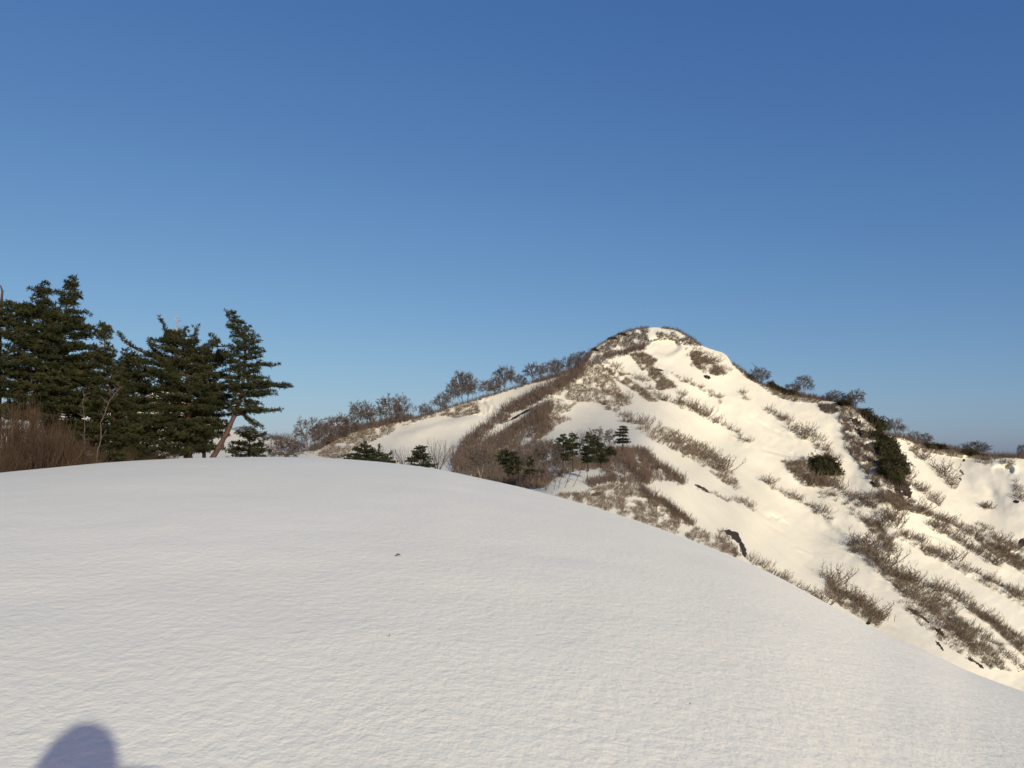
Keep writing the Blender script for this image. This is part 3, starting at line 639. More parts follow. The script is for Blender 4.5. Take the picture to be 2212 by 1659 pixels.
def conifer(name, label, trunk, prof, R, group=None, ts=6.0, step=13, rough=1.0, nb=6, needles='needles', base=None, dead_top=0.0,
            extra=(), trunk_w=9, dens=1.0, bare_lower=(), blades=11, depth=0.8, lean_up=0.22, bwid=0.21, jit=0.75):
    """trunk: photograph points base to top; prof: (y, left x, right x) crown outline; R: distance in metres"""
    u = R / F                                                   # metres per grid unit at this distance
    top = P(trunk[-1][0], trunk[-1][1], R)
    tp = [P(x, y, R) for x, y in trunk]
    if base is not None:
        b = tp[0].copy(); b.z = base - 0.25
        if b.z < tp[0].z - 0.02: tp = [b] + tp; trunk = [(trunk[0][0], trunk[0][1] + (tp[1].z - b.z) / u)] + list(trunk)
    root = tp[0].copy()
    th = empty(name, root); tag(th, label, 'tree', group)
    right = Vector((P(trunk[0][0] + 10, trunk[0][1], R) - P(trunk[0][0], trunk[0][1], R)).normalized())
    away = UP.cross(right).normalized()
    tb = MB(); cb = MB(); lb = MB()
    n = len(tp); ys = np.array([t[1] for t in trunk]); order = np.argsort(ys)
    rad = [max(0.5 * trunk_w * u * (1 - 0.85 * (ys[0] - yy) / max(1.0, ys[0] - ys[-1])), 0.8 * u) for yy in ys]
    fine = []; fr = []
    for i in range(n - 1):
        m = 6
        for k in range(m):
            f = k / m
            q = tp[i].lerp(tp[i + 1], f) + Vector((rnd(-1, 1), rnd(-1, 1), 0)) * 0.6 * u * (1 if i + k else 0)
            fine.append(q - root); fr.append(rad[i] * (1 - f) + rad[i + 1] * f)
    fine.append(tp[-1] - root); fr.append(rad[-1])
    tb.tube(fine, fr, 9, 0.25)
    def at_y(y):
        x = np.interp(y, ys[order], np.array([t[0] for t in trunk])[order]); return x
    py_ = np.array([p[0] for p in prof], float); pl_ = np.array([p[1] for p in prof], float); pr_ = np.array([p[2] for p in prof], float)
    pos = []; axs = []
    def foliate(pts, L, w0=0.42, flat=0.0):
        """side twigs with needle rosettes along a branch polyline (list of Vectors)"""
        cum = [0.0]
        for a, b in zip(pts[:-1], pts[1:]): cum.append(cum[-1] + (b - a).length)
        tot = cum[-1]
        s = 0.18 * tot; stp = max(ts * u * 0.62, tot / 60) / dens
        sd = 1
        while s <= tot:
            i = max(0, min(len(pts) - 2, np.searchsorted(cum, s) - 1)); f = (s - cum[i]) / max(1e-6, cum[i + 1] - cum[i])
            p = pts[i].lerp(pts[i + 1], f); d = (pts[i + 1] - pts[i]).normalized()
            fr_ = s / tot
            sl = (flat * u * (1 - .5 * fr_) if flat else tot * w0 * (1 - fr_)) * rnd(0.45, 1.0) + ts * u * 0.6
            side = d.cross(UP).normalized() * sd; sd = -sd
            td = (d * rnd(0.5, 1.0) + side * rnd(0.5, 1.1) + UP * rnd(-0.06, 0.42)).normalized()
            e = p + td * sl
            lb.seg(p, e, 0.35 * u, 0.2 * u)
            q = rnd(0.2, 0.5) * ts * u
            while q <= sl + 1e-6:
                j = Vector((rnd(-1, 1), rnd(-1, 1), rnd(-0.5, 0.8))) * ts * u * 0.22
                pos.append(tuple(p + td * q + j)); ax = (td * 0.7 + UP * 0.75).normalized(); axs.append(tuple(ax)); q += ts * u * rnd(0.55, 1.0)
            s += stp * rnd(0.7, 1.3)
        pos.append(tuple(pts[-1])); axs.append(tuple((pts[-1] - pts[-2]).normalized()))
    rows = list(py_); yv = py_[0]
    while yv < py_[-1]:
        yv += step * rnd(0.8, 1.2)
        if min(abs(yv - r) for r in rows) > step * 0.5 and yv < py_[-1]: rows.append(yv)
    for y in rows:
        x0 = at_y(y); el = max(2.0, x0 - np.interp(y, py_, pl_)); er = max(2.0, np.interp(y, py_, pr_) - x0)
        ed = depth * 0.5 * (el + er)
        k = nb if max(el, er) > 14 else max(3, nb - 2)
        off = rnd(0, 6.28)
        angs = [off + 2 * math.pi * i / k + rnd(-0.3, 0.3) for i in range(k)] + [rnd(-.25, .25), math.pi + rnd(-.25, .25)]
        for a in angs:
            ca, sa = math.cos(a), math.sin(a)
            ex = er if ca > 0 else el
            L = 1 / math.sqrt((ca / ex) ** 2 + (sa / ed) ** 2) * u * rnd(0.58, 1.07)
            st = P(x0, y + rnd(-1, 1) * jit * min(step, 16), R) - root
            rise = lean_up * rnd(-0.1, 1.7) * (1.0 if y < py_[0] + 0.5 * (py_[-1] - py_[0]) else 0.45)
            hd = right * ca + away * sa
            drop = L * rise
            p0 = st - UP * drop * 0.8
            pts = [p0]
            m = 5
            for i in range(1, m + 1):
                f = i / m
                pts.append(p0 + hd * L * f + UP * drop * (f ** 1.6) + Vector((rnd(-1, 1), rnd(-1, 1), rnd(-1, 1))) * 0.05 * L * rough)
            for i in range(m):
                r0 = max(0.45 * u, 0.016 * L * (1 - i / m) + 0.3 * u); r1 = max(0.3 * u, 0.016 * L * (1 - (i + 1) / m) + 0.25 * u)
                lb.seg(pts[i], pts[i + 1], r0, r1)
            foliate(pts, L)
    for pl in extra:
        pts = [P(x, y, R) - root for x, y in pl]
        ff = []
        for i in range(len(pts) - 1):
            for k in range(4): ff.append(pts[i].lerp(pts[i + 1], k / 4) + Vector((rnd(-1, 1), rnd(-1, 1), rnd(-1, 1))) * 1.0 * u)
        ff.append(pts[-1])
        tb.tube(ff, [max(0.5 * u, (1.5 * (1 - i / len(ff)) + 0.5) * u) for i in range(len(ff))], 6)
        foliate(ff, 0, 0.16, 13 if ts > 5 else 6)
    # the top shoot
    if not dead_top:
        for i in range(7):
            f = i / 7; p = P(*[np.interp(ys[-1] + f * step * 1.3, ys[order], np.array([t[0] for t in trunk])[order]), ys[-1] + f * step * 1.3], R) - root
            pos.append(tuple(p)); axs.append((rnd(-.4, .4), rnd(-.4, .4), 0.9))
    else:
        p0 = P(trunk[-1][0], trunk[-1][1] + 4, R) - root; p1 = P(trunk[-1][0] - 2, trunk[-1][1] - dead_top, R) - root
        db = MB(); m = 9
        for i in range(m):
            a = p0.lerp(p1, i / m); b = p0.lerp(p1, (i + 1) / m) + right * rnd(-.5, .5) * u
            db.seg(a, b, (1.5 - 1.0 * i / m) * u, (1.4 - 1.0 * i / m) * u)
            for sgn in (-1, 1):
                if i < m - 1: db.seg(a, a + right * sgn * rnd(3, 14) * (1 - 0.6 * i / m) * u + UP * rnd(-1, 5) * u + away * rnd(-5, 5) * u, 0.6 * u, 0.35 * u)
        db.build('dead_top', M['dead_wood'], th)
    tb.flush(4)
    tb.build('trunk', M['pine_bark'], th, smooth=True)
    lb.flush(3); 
    if lb.n: cb.V += lb.V; cb.F += [f for f in lb.F]; cb.n = lb.n
    cb.tufts(pos, axs, ts * u, blades=blades, width=bwid, spread=0.75)
    cb.build('crown', M[needles], th)
    return th, len(pos)

def grow(segs, p, d, L, r, lvl, maxl, up=0.25, spread=0.55, kids=(2, 3), taper=0.72, wig=0.12, tag_lvl=2, minr=0.0):
    """recursive bare branching; segs collects (level, a, b, r0, r1)"""
    m = 3; a = p; dd = d
    for i in range(m):
        dd = (dd + Vector((rnd(-1, 1), rnd(-1, 1), rnd(-0.6, 1))) * wig + UP * up * 0.10).normalized()
        b = a + dd * (L / m)
        segs.append((lvl, a, b, max(minr, r * (1 - 0.3 * i / m)), max(minr, r * (1 - 0.3 * (i + 1) / m)))); a = b
        if lvl >= 1 and lvl < maxl and i < m - 1 and random.random() < 0.75:
            ax = Vector((rnd(-1, 1), rnd(-1, 1), rnd(-.3, .6))).normalized()
            grow(segs, a, (dd + ax * spread * 1.4).normalized(), L * rnd(0.45, 0.65), r * 0.5, lvl + 1 if lvl + 1 <= maxl else maxl, maxl, up, spread, kids, taper, wig, tag_lvl, minr)
    if lvl < maxl:
        k = random.randint(*kids); o = rnd(0, 6.28)
        for i in range(k):
            t = o + 2 * math.pi * i / k + rnd(-.4, .4)
            s = dd.cross(UP if abs(dd.z) < .9 else Vector((1, 0, 0))).normalized(); w = dd.cross(s)
            nd = (dd + (s * math.cos(t) + w * math.sin(t)) * spread * rnd(0.6, 1.25) + UP * up * 0.4).normalized()
            grow(segs, a, nd, L * taper * rnd(0.8, 1.1), r * 0.66, lvl + 1, maxl, up, spread, kids, taper, wig, tag_lvl, minr)

def dome_tree(segs, nt, limbs, t0, t1, rz, cz, stems=1, sway=0.06, thick=0.021, droop=0.0, twigs=7, base=0.0):
    """trunk, limbs that reach into a domed crown, branches to points spread through it, twigs round each"""
    tops = []
    for k in range(stems):
        bq = rnd(-base, base); p = Vector((bq * .12, rnd(-base, base) * .1, 0)); e = Vector((bq * 3.5 + rnd(-sway, sway), p.y * 2 + rnd(-sway, sway), t1)); m = 6; a_ = p
        path = [p]
        for i in range(1, m + 1):
            q = p.lerp(e, i / m) + Vector((rnd(-1, 1), rnd(-1, 1), 0)) * 0.016
            segs.append((0, a_, q, thick * (1 - .55 * (i - 1) / m), thick * (1 - .55 * i / m))); a_ = q; path.append(q)
        tops.append(path)
    lb = []
    for k in range(limbs):
        path = tops[k % stems]; i = random.randint(max(1, int(len(path) * t0 / t1)), len(path) - 1); st = path[i]
        az = 2 * math.pi * k / limbs + rnd(-.4, .4); el = rnd(0.1, 1.35)
        e = Vector((math.cos(az) * math.cos(el) * .40, math.sin(az) * math.cos(el) * .40, cz + rz * .8 * math.sin(el) * (1 if el > .3 else .4)))
        m = 5; pts = [st]; mid = st.lerp(e, .5) + Vector((0, 0, -0.03 + rnd(-.03, .05)))
        for j in range(1, m + 1):
            f = j / m; pts.append(st * (1 - f) ** 2 + mid * 2 * f * (1 - f) + e * f * f + Vector((rnd(-1, 1), rnd(-1, 1), rnd(-1, 1))) * .012)
        for j in range(m): segs.append((1, pts[j], pts[j + 1], thick * .5 * (1 - .14 * j), thick * .5 * (1 - .14 * (j + 1))))
        lb.append(pts)
    for k in range(nt):
        az = rnd(0, 2 * math.pi); sz = rnd(-.75, 1); rr = rnd(.45, 1) ** .5; hz = math.sqrt(max(0, 1 - sz * sz))
        lump = 1 + .16 * math.sin(3 * az + 5 * sz + limbs)
        e = Vector((math.cos(az) * hz * .5 * rr * lump, math.sin(az) * hz * .5 * rr * lump, cz + sz * rr * rz * lump))
        L = min(lb, key=lambda q: (q[-1] - e).length + rnd(0, .08)); st = L[random.randint(2, 5)]
        mid = st.lerp(e, .5) + Vector((rnd(-1, 1), rnd(-1, 1), rnd(0, 1.2))) * .03
        p1 = mid; segs.append((3, st, p1, .0058, .0045)); segs.append((3, p1, e, .0045, .0034))
        d = (e - mid).normalized()
        for i in range(twigs):
            o = p1.lerp(e, rnd(.2, 1)); td = (d * .8 + Vector((rnd(-1, 1), rnd(-1, 1), rnd(-.5, 1)))).normalized(); L2 = rnd(.045, .105)
            q = o + td * L2 * .55; segs.append((3, o, q, .0042, .0036)); segs.append((3, q, q + (td + Vector((rnd(-1, 1), rnd(-1, 1), rnd(-.2, .8))) * .5).normalized() * L2 * .5, .0036, .0026))

def tree_proto(seed, kind):
    random.seed(seed); segs = []
    if kind == 'beech': dome_tree(segs, 150, 12, .2, .5, .41, .585, twigs=9)
    elif kind == 'fork': dome_tree(segs, 135, 12, .15, .5, .43, .57, 3, .10, .016, base=.035, twigs=9)
    elif kind == 'bushy': dome_tree(segs, 200, 15, .08, .42, .46, .53, 4, .12, .013, base=.06, twigs=9)
    elif kind == 'slim': dome_tree(segs, 45, 7, .4, .7, .28, .72, 1, .05, .02, twigs=6)
    elif kind == 'fan':
        for i in range(13): grow(segs, Vector((rnd(-.008, .008), rnd(-.008, .008), 0)), Vector((rnd(-.7, .7), rnd(-.5, .5), 1)).normalized(), 0.40, 0.008, 1, 3, 0.4, 0.32, (1, 2), 0.64, 0.12, 1, 0.0026)
    elif kind == 'dead': grow(segs, Vector((0, 0, 0)), Vector((-.15, 0, 1)).normalized(), 0.6, 0.03, 0, 2, 0.3, 0.6, (2, 2), 0.45, 0.35, 1, 0.008)
    V = np.array([(s[2].x, s[2].y, s[2].z) for s in segs]); h = np.percentile(V[:, 2], 99.7); wdt = np.percentile(V[:, 0], 98) - np.percentile(V[:, 0], 2)
    return segs, h, wdt

def crown_weight(kind): return {'beech': 1, 'fork': 1, 'bushy': 0, 'slim': 1, 'fan': 1, 'dead': 1}[kind]

_protos = {}
def tree_meshes(kind, i, bark, twig):
    key = (kind, i, bark, twig)
    if key not in _protos:
        st = random.getstate()
        segs, h, wdt = tree_proto(1000 + 37 * i + sum(map(ord, kind)), kind)
        random.setstate(st)
        t = MB(); c = MB(); lim = crown_weight(kind)
        for l, a, b, r0, r1 in segs:
            q = t if l <= lim else c
            q.seg(Vector((a.x / wdt, a.y / wdt, a.z / h)), Vector((b.x / wdt, b.y / wdt, b.z / h)), r0 / h, r1 / h)
        if not c.segs: c.segs.append(t.segs[-1])
        t.flush(5); c.flush(3)
        _protos[key] = (t.mesh(kind + '_trunk', M[bark], True), c.mesh(kind + '_crown', M[twig]))
    return _protos[key]

def bare_tree(label, px, py, h, w, kind='beech', i=0, bark='beech_bark', twig='twigs', R=None, group=None, name='bare_tree', sink=0.3, cat='tree', rot=None):
    if R is None: p, R = ground(px, py, sink)
    else: p = P(px, py, R)
    u = R / F
    th = empty(name, p); tag(th, label, cat, group)
    tm, cm = tree_meshes(kind, i, bark, twig)
    th.rotation_euler = (0, 0, rnd(-0.35, 0.35) if rot is None else rot)
    th.scale = (w * u, w * u * 0.9, h * u)
    link('trunk', tm, th); link('crown', cm, th)
    return th

# shrub prototypes: unit height, stems sweeping up to the right
def shrub_mesh(seed, mat, stems=26, lean=0.5, thick=0.0235, wid=0.75):
    random.seed(seed); mb = MB()
    for i in range(stems):
        b = Vector((rnd(-wid, wid), rnd(-wid, wid) * 0.8, rnd(-0.15, 0.05)))
        d = Vector((lean * rnd(0.2, 1.6) + rnd(-.45, .45), rnd(-.5, .3), rnd(0.1, 0.8))).normalized()
        L = rnd(0.4, 1.2) * (1 - .25 * abs(b.x)); a = b; m = 4
        for k in range(m):
            d = (d + UP * rnd(0.05, 0.4) + Vector((rnd(-1, 1), rnd(-1, 1), rnd(-.5, .5))) * 0.24).normalized()
            e = a + d * L / m
            mb.seg(a, e, thick * (1 - 0.7 * k / m), thick * (1 - 0.7 * (k + 1) / m))
            for s in range(2 if k else 1):
                td = (d * .6 + Vector((rnd(-1, 1), rnd(-1, 1), rnd(-.3, 1)))).normalized(); q = L * rnd(0.14, 0.34); f = e + td * q * .6
                mb.seg(e, f, thick * 0.5, thick * 0.34); mb.seg(f, f + (td + Vector((rnd(-1, 1), rnd(-1, 1), rnd(-.2, 1))) * .6).normalized() * q * .5, thick * .34, thick * .22)
            a = e
    return mb.mesh('shrub_stems', mat)
# ------------------------------------------------------------------ the pines at the left
def c1(l): return [(x * .2976, y * .2976 + 576) for x, y in l]
def c1p(l): return [(y * .2976 + 576, a * .2976, b * .2976) for y, a, b in l]
GP = 'pines at the left behind the snow dome'
def near_pine(label, trunk, prof, dr, **k):
    tk = c1(trunk); R = dome_rs(tk[0][0]) + dr
    q = P(tk[0][0], tk[0][1], R)
    z = float(dome_z(q.x, q.y))
    return conifer('pine_tree', label, tk, c1p(prof), R, GP, base=z, **k)
random.seed(21)
near_pine('tall pine nearest the left frame edge with a rounded leafy top', [(240, 1380), (250, 980), (275, 740), (310, 400), (322, 160)],
    [(150, 295, 345), (205, 235, 365), (245, 270, 345), (290, 110, 380), (350, 20, 420), (430, -30, 440), (520, -20, 440), (600, 100, 420), (650, 120, 400), (740, 0, 410), (820, -20, 440), (900, -40, 460), (1000, 0, 440), (1090, 60, 420)],
    4.0, ts=7.0, step=12, nb=7, dens=1.2, trunk_w=13)
near_pine('tallest pine with a narrow spiky top left of the group', [(400, 1400), (410, 850), (440, 480), (490, 250), (532, 112)],
    [(110, 505, 550), (165, 475, 555), (215, 425, 585), (285, 450, 545), (345, 400, 600), (430, 380, 690), (480, 370, 690), (555, 350, 670), (640, 330, 640), (740, 320, 700), (850, 290, 760), (950, 300, 780), (1050, 300, 740), (1150, 310, 740), (1250, 310, 760), (1330, 330, 760)],
    5.0, ts=7.0, step=12, nb=7, dens=1.2, trunk_w=12)
near_pine('shorter pine with a thin pale green spire between the tall ones and the spreading one', [(835, 1440), (828, 1200), (800, 900), (762, 650), (757, 425)],
    [(420, 735, 792), (490, 705, 802), (545, 715, 775), (610, 640, 815), (670, 620, 830), (760, 590, 850), (860, 550, 900), (960, 550, 950), (1060, 580, 980), (1160, 620, 1000), (1280, 660, 1020), (1380, 690, 1050)],
    3.2, ts=6.6, step=12, nb=7, dens=1.2, trunk_w=9)
near_pine('dark low crowned pine left of the spreading pine', [(1000, 1440), (985, 1100), (960, 800), (930, 640)],
    [(640, 900, 985), (700, 860, 1040), (780, 835, 1080), (880, 830, 1100), (1000, 810, 1140), (1120, 810, 1160), (1260, 820, 1180), (1380, 800, 1200)],
    5.0, ts=6.6, step=12, nb=7, dens=1.2, trunk_w=9)
near_pine('spreading pine with a bare dead spike at its top', [(1368, 1410), (1366, 1100), (1372, 900), (1345, 650), (1292, 460)],
    [(470, 1210, 1350), (520, 1170, 1390), (570, 1090, 1440), (620, 1060, 1470), (680, 1000, 1500), (760, 1030, 1560), (850, 1050, 1600), (930, 1050, 1620), (1030, 1050, 1610), (1130, 1060, 1600), (1240, 1090, 1590), (1340, 1100, 1540)],
    3.4, ts=6.8, step=12, nb=7, dens=1.2, trunk_w=17, dead_top=34,
    extra=[[tuple(c1([p])[0]) for p in [(1340, 790), (1180, 680), (1010, 610), (920, 560), (862, 488)]], [tuple(c1([p])[0]) for p in [(1310, 640), (1240, 540), (1195, 450), (1168, 392)]],
           [tuple(c1([p])[0]) for p in [(1370, 700), (1400, 600), (1415, 520), (1424, 455)]], [tuple(c1([p])[0]) for p in [(1180, 680), (1100, 590), (1080, 530)]],
           [tuple(c1([p])[0]) for p in [(1340, 850), (1150, 760), (1000, 720), (930, 650)]]])
near_pine('pine half hidden between the spreading pine and the leaning pine', [(1480, 1420), (1500, 1000), (1520, 720), (1552, 520)],
    [(520, 1520, 1582), (570, 1480, 1590), (620, 1460, 1680), (700, 1430, 1680), (800, 1420, 1680), (900, 1420, 1690), (1000, 1400, 1700), (1100, 1420, 1680), (1200, 1430, 1660), (1300, 1430, 1600)],
    5.5, ts=6.6, step=12.5, nb=7, dens=1.2, trunk_w=8)
near_pine('leaning pine with a bare curved reddish trunk and a crooked tip',
    [(1540, 1395), (1640, 1220), (1702, 1080), (1752, 920), (1772, 780), (1778, 640), (1772, 500), (1728, 410), (1690, 355), (1632, 322)],
    [(345, 1655, 1700), (385, 1660, 1735), (415, 1655, 1768), (455, 1655, 1820), (500, 1668, 1862), (545, 1675, 1872), (600, 1640, 1935), (650, 1620, 1920), (715, 1640, 2000), (760, 1620, 1930), (810, 1640, 1975), (862, 1660, 2100), (930, 1640, 1965), (985, 1690, 1930), (1048, 1660, 2028)],
    2.4, ts=6.4, step=16, trunk_w=12, nb=7, depth=0.6, dens=1.15, jit=0.4,
    extra=[[tuple(c1([p])[0]) for p in [(1700, 1085), (1770, 1075), (1830, 1130), (1900, 1170)]], [tuple(c1([p])[0]) for p in [(1760, 1075), (1800, 1120), (1850, 1160)]], [tuple(c1([p])[0]) for p in [(1760, 850), (1900, 850), (2020, 860), (2105, 866)]],
           [tuple(c1([p])[0]) for p in [(1740, 1000), (1850, 1030), (1950, 1055), (2030, 1048)]]])
near_pine('low bushy pine at the foot of the leaning pine, olive green', [(1810, 1430), (1815, 1200)],
    [(1195, 1780, 1850), (1240, 1720, 1940), (1290, 1660, 1930), (1330, 1650, 1960), (1375, 1630, 1975)],
    5.0, ts=6.4, step=11, trunk_w=6, lean_up=0.3)
near_pine('pine cut by the left frame edge, only a few foliage pads showing', [(-190, 1500), (-175, 900), (-150, 500), (-140, 260)],
    [(255, -190, 10), (300, -220, 72), (420, -260, 20), (575, -300, 30), (625, -320, 60), (690, -330, 112), (745, -330, 70), (850, -340, 40), (1000, -340, 60), (1150, -320, 40)],
    4.5, ts=6.6, step=60, trunk_w=13)
# dead snag at the frame edge
q0 = P(-6, 985, dome_rs(0) + 6); zt = float(dome_z(q0.x, q0.y))
snag = empty('dead_snag', (q0.x, q0.y, zt - 0.2)); tag(snag, 'bare reddish dead treetop cut by the left frame edge', 'tree')
mb = MB(); pts = [(-8, 1000), (-4, 860), (-1, 700), (2, 660), (5, 630), (1, 616)]
mb.tube([P(x, y, dome_rs(0) + 6) - snag.location for x, y in pts], [.10, .09, .05, .04, .03, .015], 7)
for (a, b) in [((2, 660), (7, 646)), ((3, 640), (8, 628)), ((1, 690), (9, 678))]: mb.seg(P(*a, dome_rs(0) + 6) - snag.location, P(*b, dome_rs(0) + 6) - snag.location, .025, .012)
mb.flush(4); mb.build('trunk', M['pine_bark'], snag, True)

# ------------------------------------------------------------------ russet thicket under the pines
def thicket_mesh(seed, stems=55):
    random.seed(seed); mb = MB()
    for i in range(stems):
        b = Vector((rnd(-.42, .42), rnd(-.3, .3), -0.12)); d = Vector((b.x * 0.7 + rnd(-.22, .22), rnd(-.25, .25), 1)).normalized()
        L = rnd(0.3, 1.12); a = b; m = 6
        for k in range(m):
            d = (d + Vector((rnd(-1, 1), rnd(-1, 1), rnd(-.2, .6))) * 0.22).normalized(); e = a + d * L / m
            r = 0.0075 * (1 - .75 * k / m)
            mb.seg(a, e, r, 0.0075 * (1 - .75 * (k + 1) / m))
            if k > 0:
                for s in range(2):
                    td = (d + Vector((rnd(-1, 1), rnd(-1, 1), rnd(-.3, 1))) * 0.85).normalized()
                    f = e + td * L * rnd(.10, .24); mb.seg(e, f, .0042, .003)
                    mb.seg(f, f + (td + Vector((rnd(-1, 1), rnd(-1, 1), .4)) * .5).normalized() * L * rnd(.06, .12), .003, .0022)
            a = e
    return mb.mesh('thicket_stems', M['near_twigs'])
th_m = [thicket_mesh(60 + i) for i in range(5)]
random.seed(5)
def near_shrub(px, ytop, wpx, dr, i, label, group):
    R = dome_rs(px) + dr; q = P(px, 1000, R); z = float(dome_z(q.x, q.y)); u = R / F
    o = link('bare_shrub', th_m[i % 5]); o.location = (q.x, q.y, z - 0.05)
    h = P(px, ytop, R).z - z
    o.scale = (wpx * u, wpx * u, h); o.rotation_euler = (0, 0, rnd(0, 6.28))
    tag(o, label, 'shrub', group); return o
GT = 'russet bare shrubs under the left pines'
for k, (px, yt, wp) in enumerate([(4, 868, 46), (22, 880, 44), (40, 862, 46), (58, 884, 44), (78, 890, 46), (97, 893, 46), (116, 897, 44), (134, 915, 42), (152, 921, 42), (170, 928, 42), (190, 944, 40), (208, 951, 36), (12, 915, 50), (70, 920, 52), (128, 938, 50), (30, 935, 55), (100, 940, 55), (10, 890, 60), (34, 876, 56), (50, 900, 60), (88, 905, 60), (108, 912, 56), (140, 925, 50), (162, 935, 50), (182, 942, 46), (200, 955, 40), (64, 878, 52), (20, 950, 60), (60, 955, 60), (120, 958, 56), (150, 962, 50), (178, 966, 46)]):
    near_shrub(px, yt + rnd(-4, 24), wp, 0.6 + 3.2 * random.random(), k, 'russet bare shrub in the dense thicket under the left pines', GT)
for k, (px, yt, wp) in enumerate([(240, 968, 36), (268, 966, 34), (330, 968, 36), (300, 972, 34), (372, 972, 30)]):
    near_shrub(px, yt, wp, 2.6 + random.random(), k, 'low twiggy shrub at the foot of the middle pines', 'low shrubs under the middle pines')
# thin bare saplings in front of the pines
def sapling(label, pts, R, r0, twigs=10, tl=14, mat='beech_bark', base=None):
    u = R / F; p = [P(x, y, R) for x, y in pts]
    if base is not None: b = p[0].copy(); b.z = min(b.z, base) - .15; p = [b] + p
    root = p[0].copy(); o = empty('bare_sapling', root); tag(o, label, 'tree')
    mb = MB(); n = len(p); ff = []
    for i in range(n - 1):
        for k in range(4): ff.append(p[i].lerp(p[i + 1], k / 4) - root + Vector((rnd(-1, 1), rnd(-1, 1), 0)) * 0.5 * u)
    ff.append(p[-1] - root)
    mb.tube(ff, [max(0.5 * u, r0 * u * (1 - 0.8 * i / len(ff))) for i in range(len(ff))], 6); mb.build('stem', M[mat], o, True)
    tb = MB()
    for i in range(twigs):
        k = random.randint(len(ff) // 3, len(ff) - 2); a = ff[k]; d = Vector((rnd(-1, 1), rnd(-.7, .7), rnd(.2, 1))).normalized(); L = rnd(.4, 1) * tl * u
        m = a + d * L * .5; e = m + (d + Vector((rnd(-1, 1), rnd(-1, 1), .5)) * .4).normalized() * L * .5
        tb.seg(a, m, .55 * u, .42 * u); tb.seg(m, e, .42 * u, .3 * u)
        for s in range(2): tb.seg(m, m + Vector((rnd(-1, 1), rnd(-1, 1), rnd(.2, 1))).normalized() * L * .4, .35 * u, .25 * u)
    tb.build('twigs', M['twigs'], o); return o
for lab, pts, dr, r0 in [('thin pale leafless sapling in front of the dark pines', [(208, 1003), (211, 972), (219, 945), (217, 915), (226, 893), (237, 864), (252, 846), (262, 836)], 1.0, 1.25),
                         ('slender grey sapling left of the pale one, in front of the pines', [(186, 1000), (182, 950), (183, 900), (178, 868), (184, 850)], 1.6, 0.8)]:
    R = dome_rs(pts[0][0]) + dr; q = P(pts[0][0], pts[0][1], R)
    sapling(lab, pts, R, r0, 16, 22, base=float(dome_z(q.x, q.y)))

# ------------------------------------------------------------------ low pines and shrubs just behind the edge of the dome
def mid_pine(label, base, top, prof, R, extra_trunk=(), sinkdome=False, **k):
    tk = [base] + list(extra_trunk) + [top]
    kk = dict(ts=3.9, step=6.5, trunk_w=4, nb=6, dens=1.1, needles='needles_far', blades=7, bwid=0.36); kk.update(k)
    return conifer('pine_tree', label, tk, prof, R, 'small pines in the middle distance', **kk)
random.seed(31)
mid_pine('low wide pine poking over the dome edge, left of the other small pines', (806, 1016), (786, 962), [(960, 774, 792), (967, 766, 806), (976, 760, 822), (984, 745, 850), (992, 732, 858), (1000, 731, 855)], 68,
    extra=[[(806, 1000), (814, 985), (818, 970), (820, 962)], [(806, 1002), (835, 990), (845, 978)], [(806, 1002), (770, 990), (745, 985), (733, 988)], [(806, 990), (790, 978), (772, 972)]], depth=0.6)
mid_pine('single small pine at the dome edge between two bare shrubs', (913, 1026), (906, 966), [(966, 898, 914), (972, 892, 922), (980, 884, 928), (987, 888, 934), (994, 874, 936), (1001, 866, 940), (1010, 866, 938)], 72)
for lab, px, py, h, w, i, bk in [('fan shaped bare shrub left of the single small pine at the dome edge', 874, 1016, 50, 40, 0, 'pale_bark'), ('tall fan of bare stems right of the single small pine at the dome edge', 944, 1026, 80, 54, 1, 'beech_bark'),
        ('short grey bare shrub in the hollow at the foot of the dark spur', 978, 1024, 48, 44, 2, 'beech_bark'), ('thin bare sprig rising behind the low wide pine', 823, 1006, 46, 16, 3, 'pale_bark'), ('second bare sprig behind the right end of the low wide pine', 844, 1006, 40, 18, 4, 'pale_bark')]:
    bare_tree(lab, px, py, h, w, 'fan', i, bk, 'twigs', R=75, name='bare_shrub', cat='shrub', rot=0)
# pines of the knoll and its hollow
mid_pine('flat topped pine on the lower left of the knoll hollow', (1098, 1030), (1090, 975), [(975, 1080, 1100), (982, 1074, 1108), (990, 1071, 1112), (998, 1073, 1110), (1007, 1080, 1108)], 105, depth=0.7)
mid_pine('broad dark pine beside the flat topped pine in the hollow', (1112, 1034), (1110, 982), [(980, 1102, 1116), (988, 1098, 1122), (996, 1094, 1126), (1004, 1092, 1128), (1012, 1090, 1130), (1020, 1088, 1126)], 103)
mid_pine('little spruce shaped pine with a pointed tip', (1146, 1034), (1146, 986), [(990, 1143, 1149), (998, 1140, 1152), (1006, 1138, 1154), (1013, 1134, 1157), (1020, 1130, 1162)], 104, ts=3.6, step=6)
mid_pine('leftmost tall pine in the dark clump on the knoll', (1217, 1022), (1217, 940), [(941, 1212, 1222), (948, 1204, 1228), (956, 1198, 1236), (964, 1190, 1240), (972, 1188, 1240), (981, 1190, 1238), (990, 1194, 1236)], 122)
mid_pine('second tall pine in the dark clump on the knoll with a blunt top', (1238, 1018), (1236, 940), [(940, 1230, 1244), (948, 1226, 1250), (958, 1222, 1252), (968, 1222, 1254), (978, 1226, 1252)], 126)
mid_pine('pointed pine in the middle of the dark clump on the knoll', (1271, 1018), (1270, 938), [(940, 1266, 1274), (948, 1262, 1280), (956, 1258, 1284), (966, 1254, 1286), (976, 1250, 1290), (986, 1252, 1286), (996, 1256, 1284)], 130)
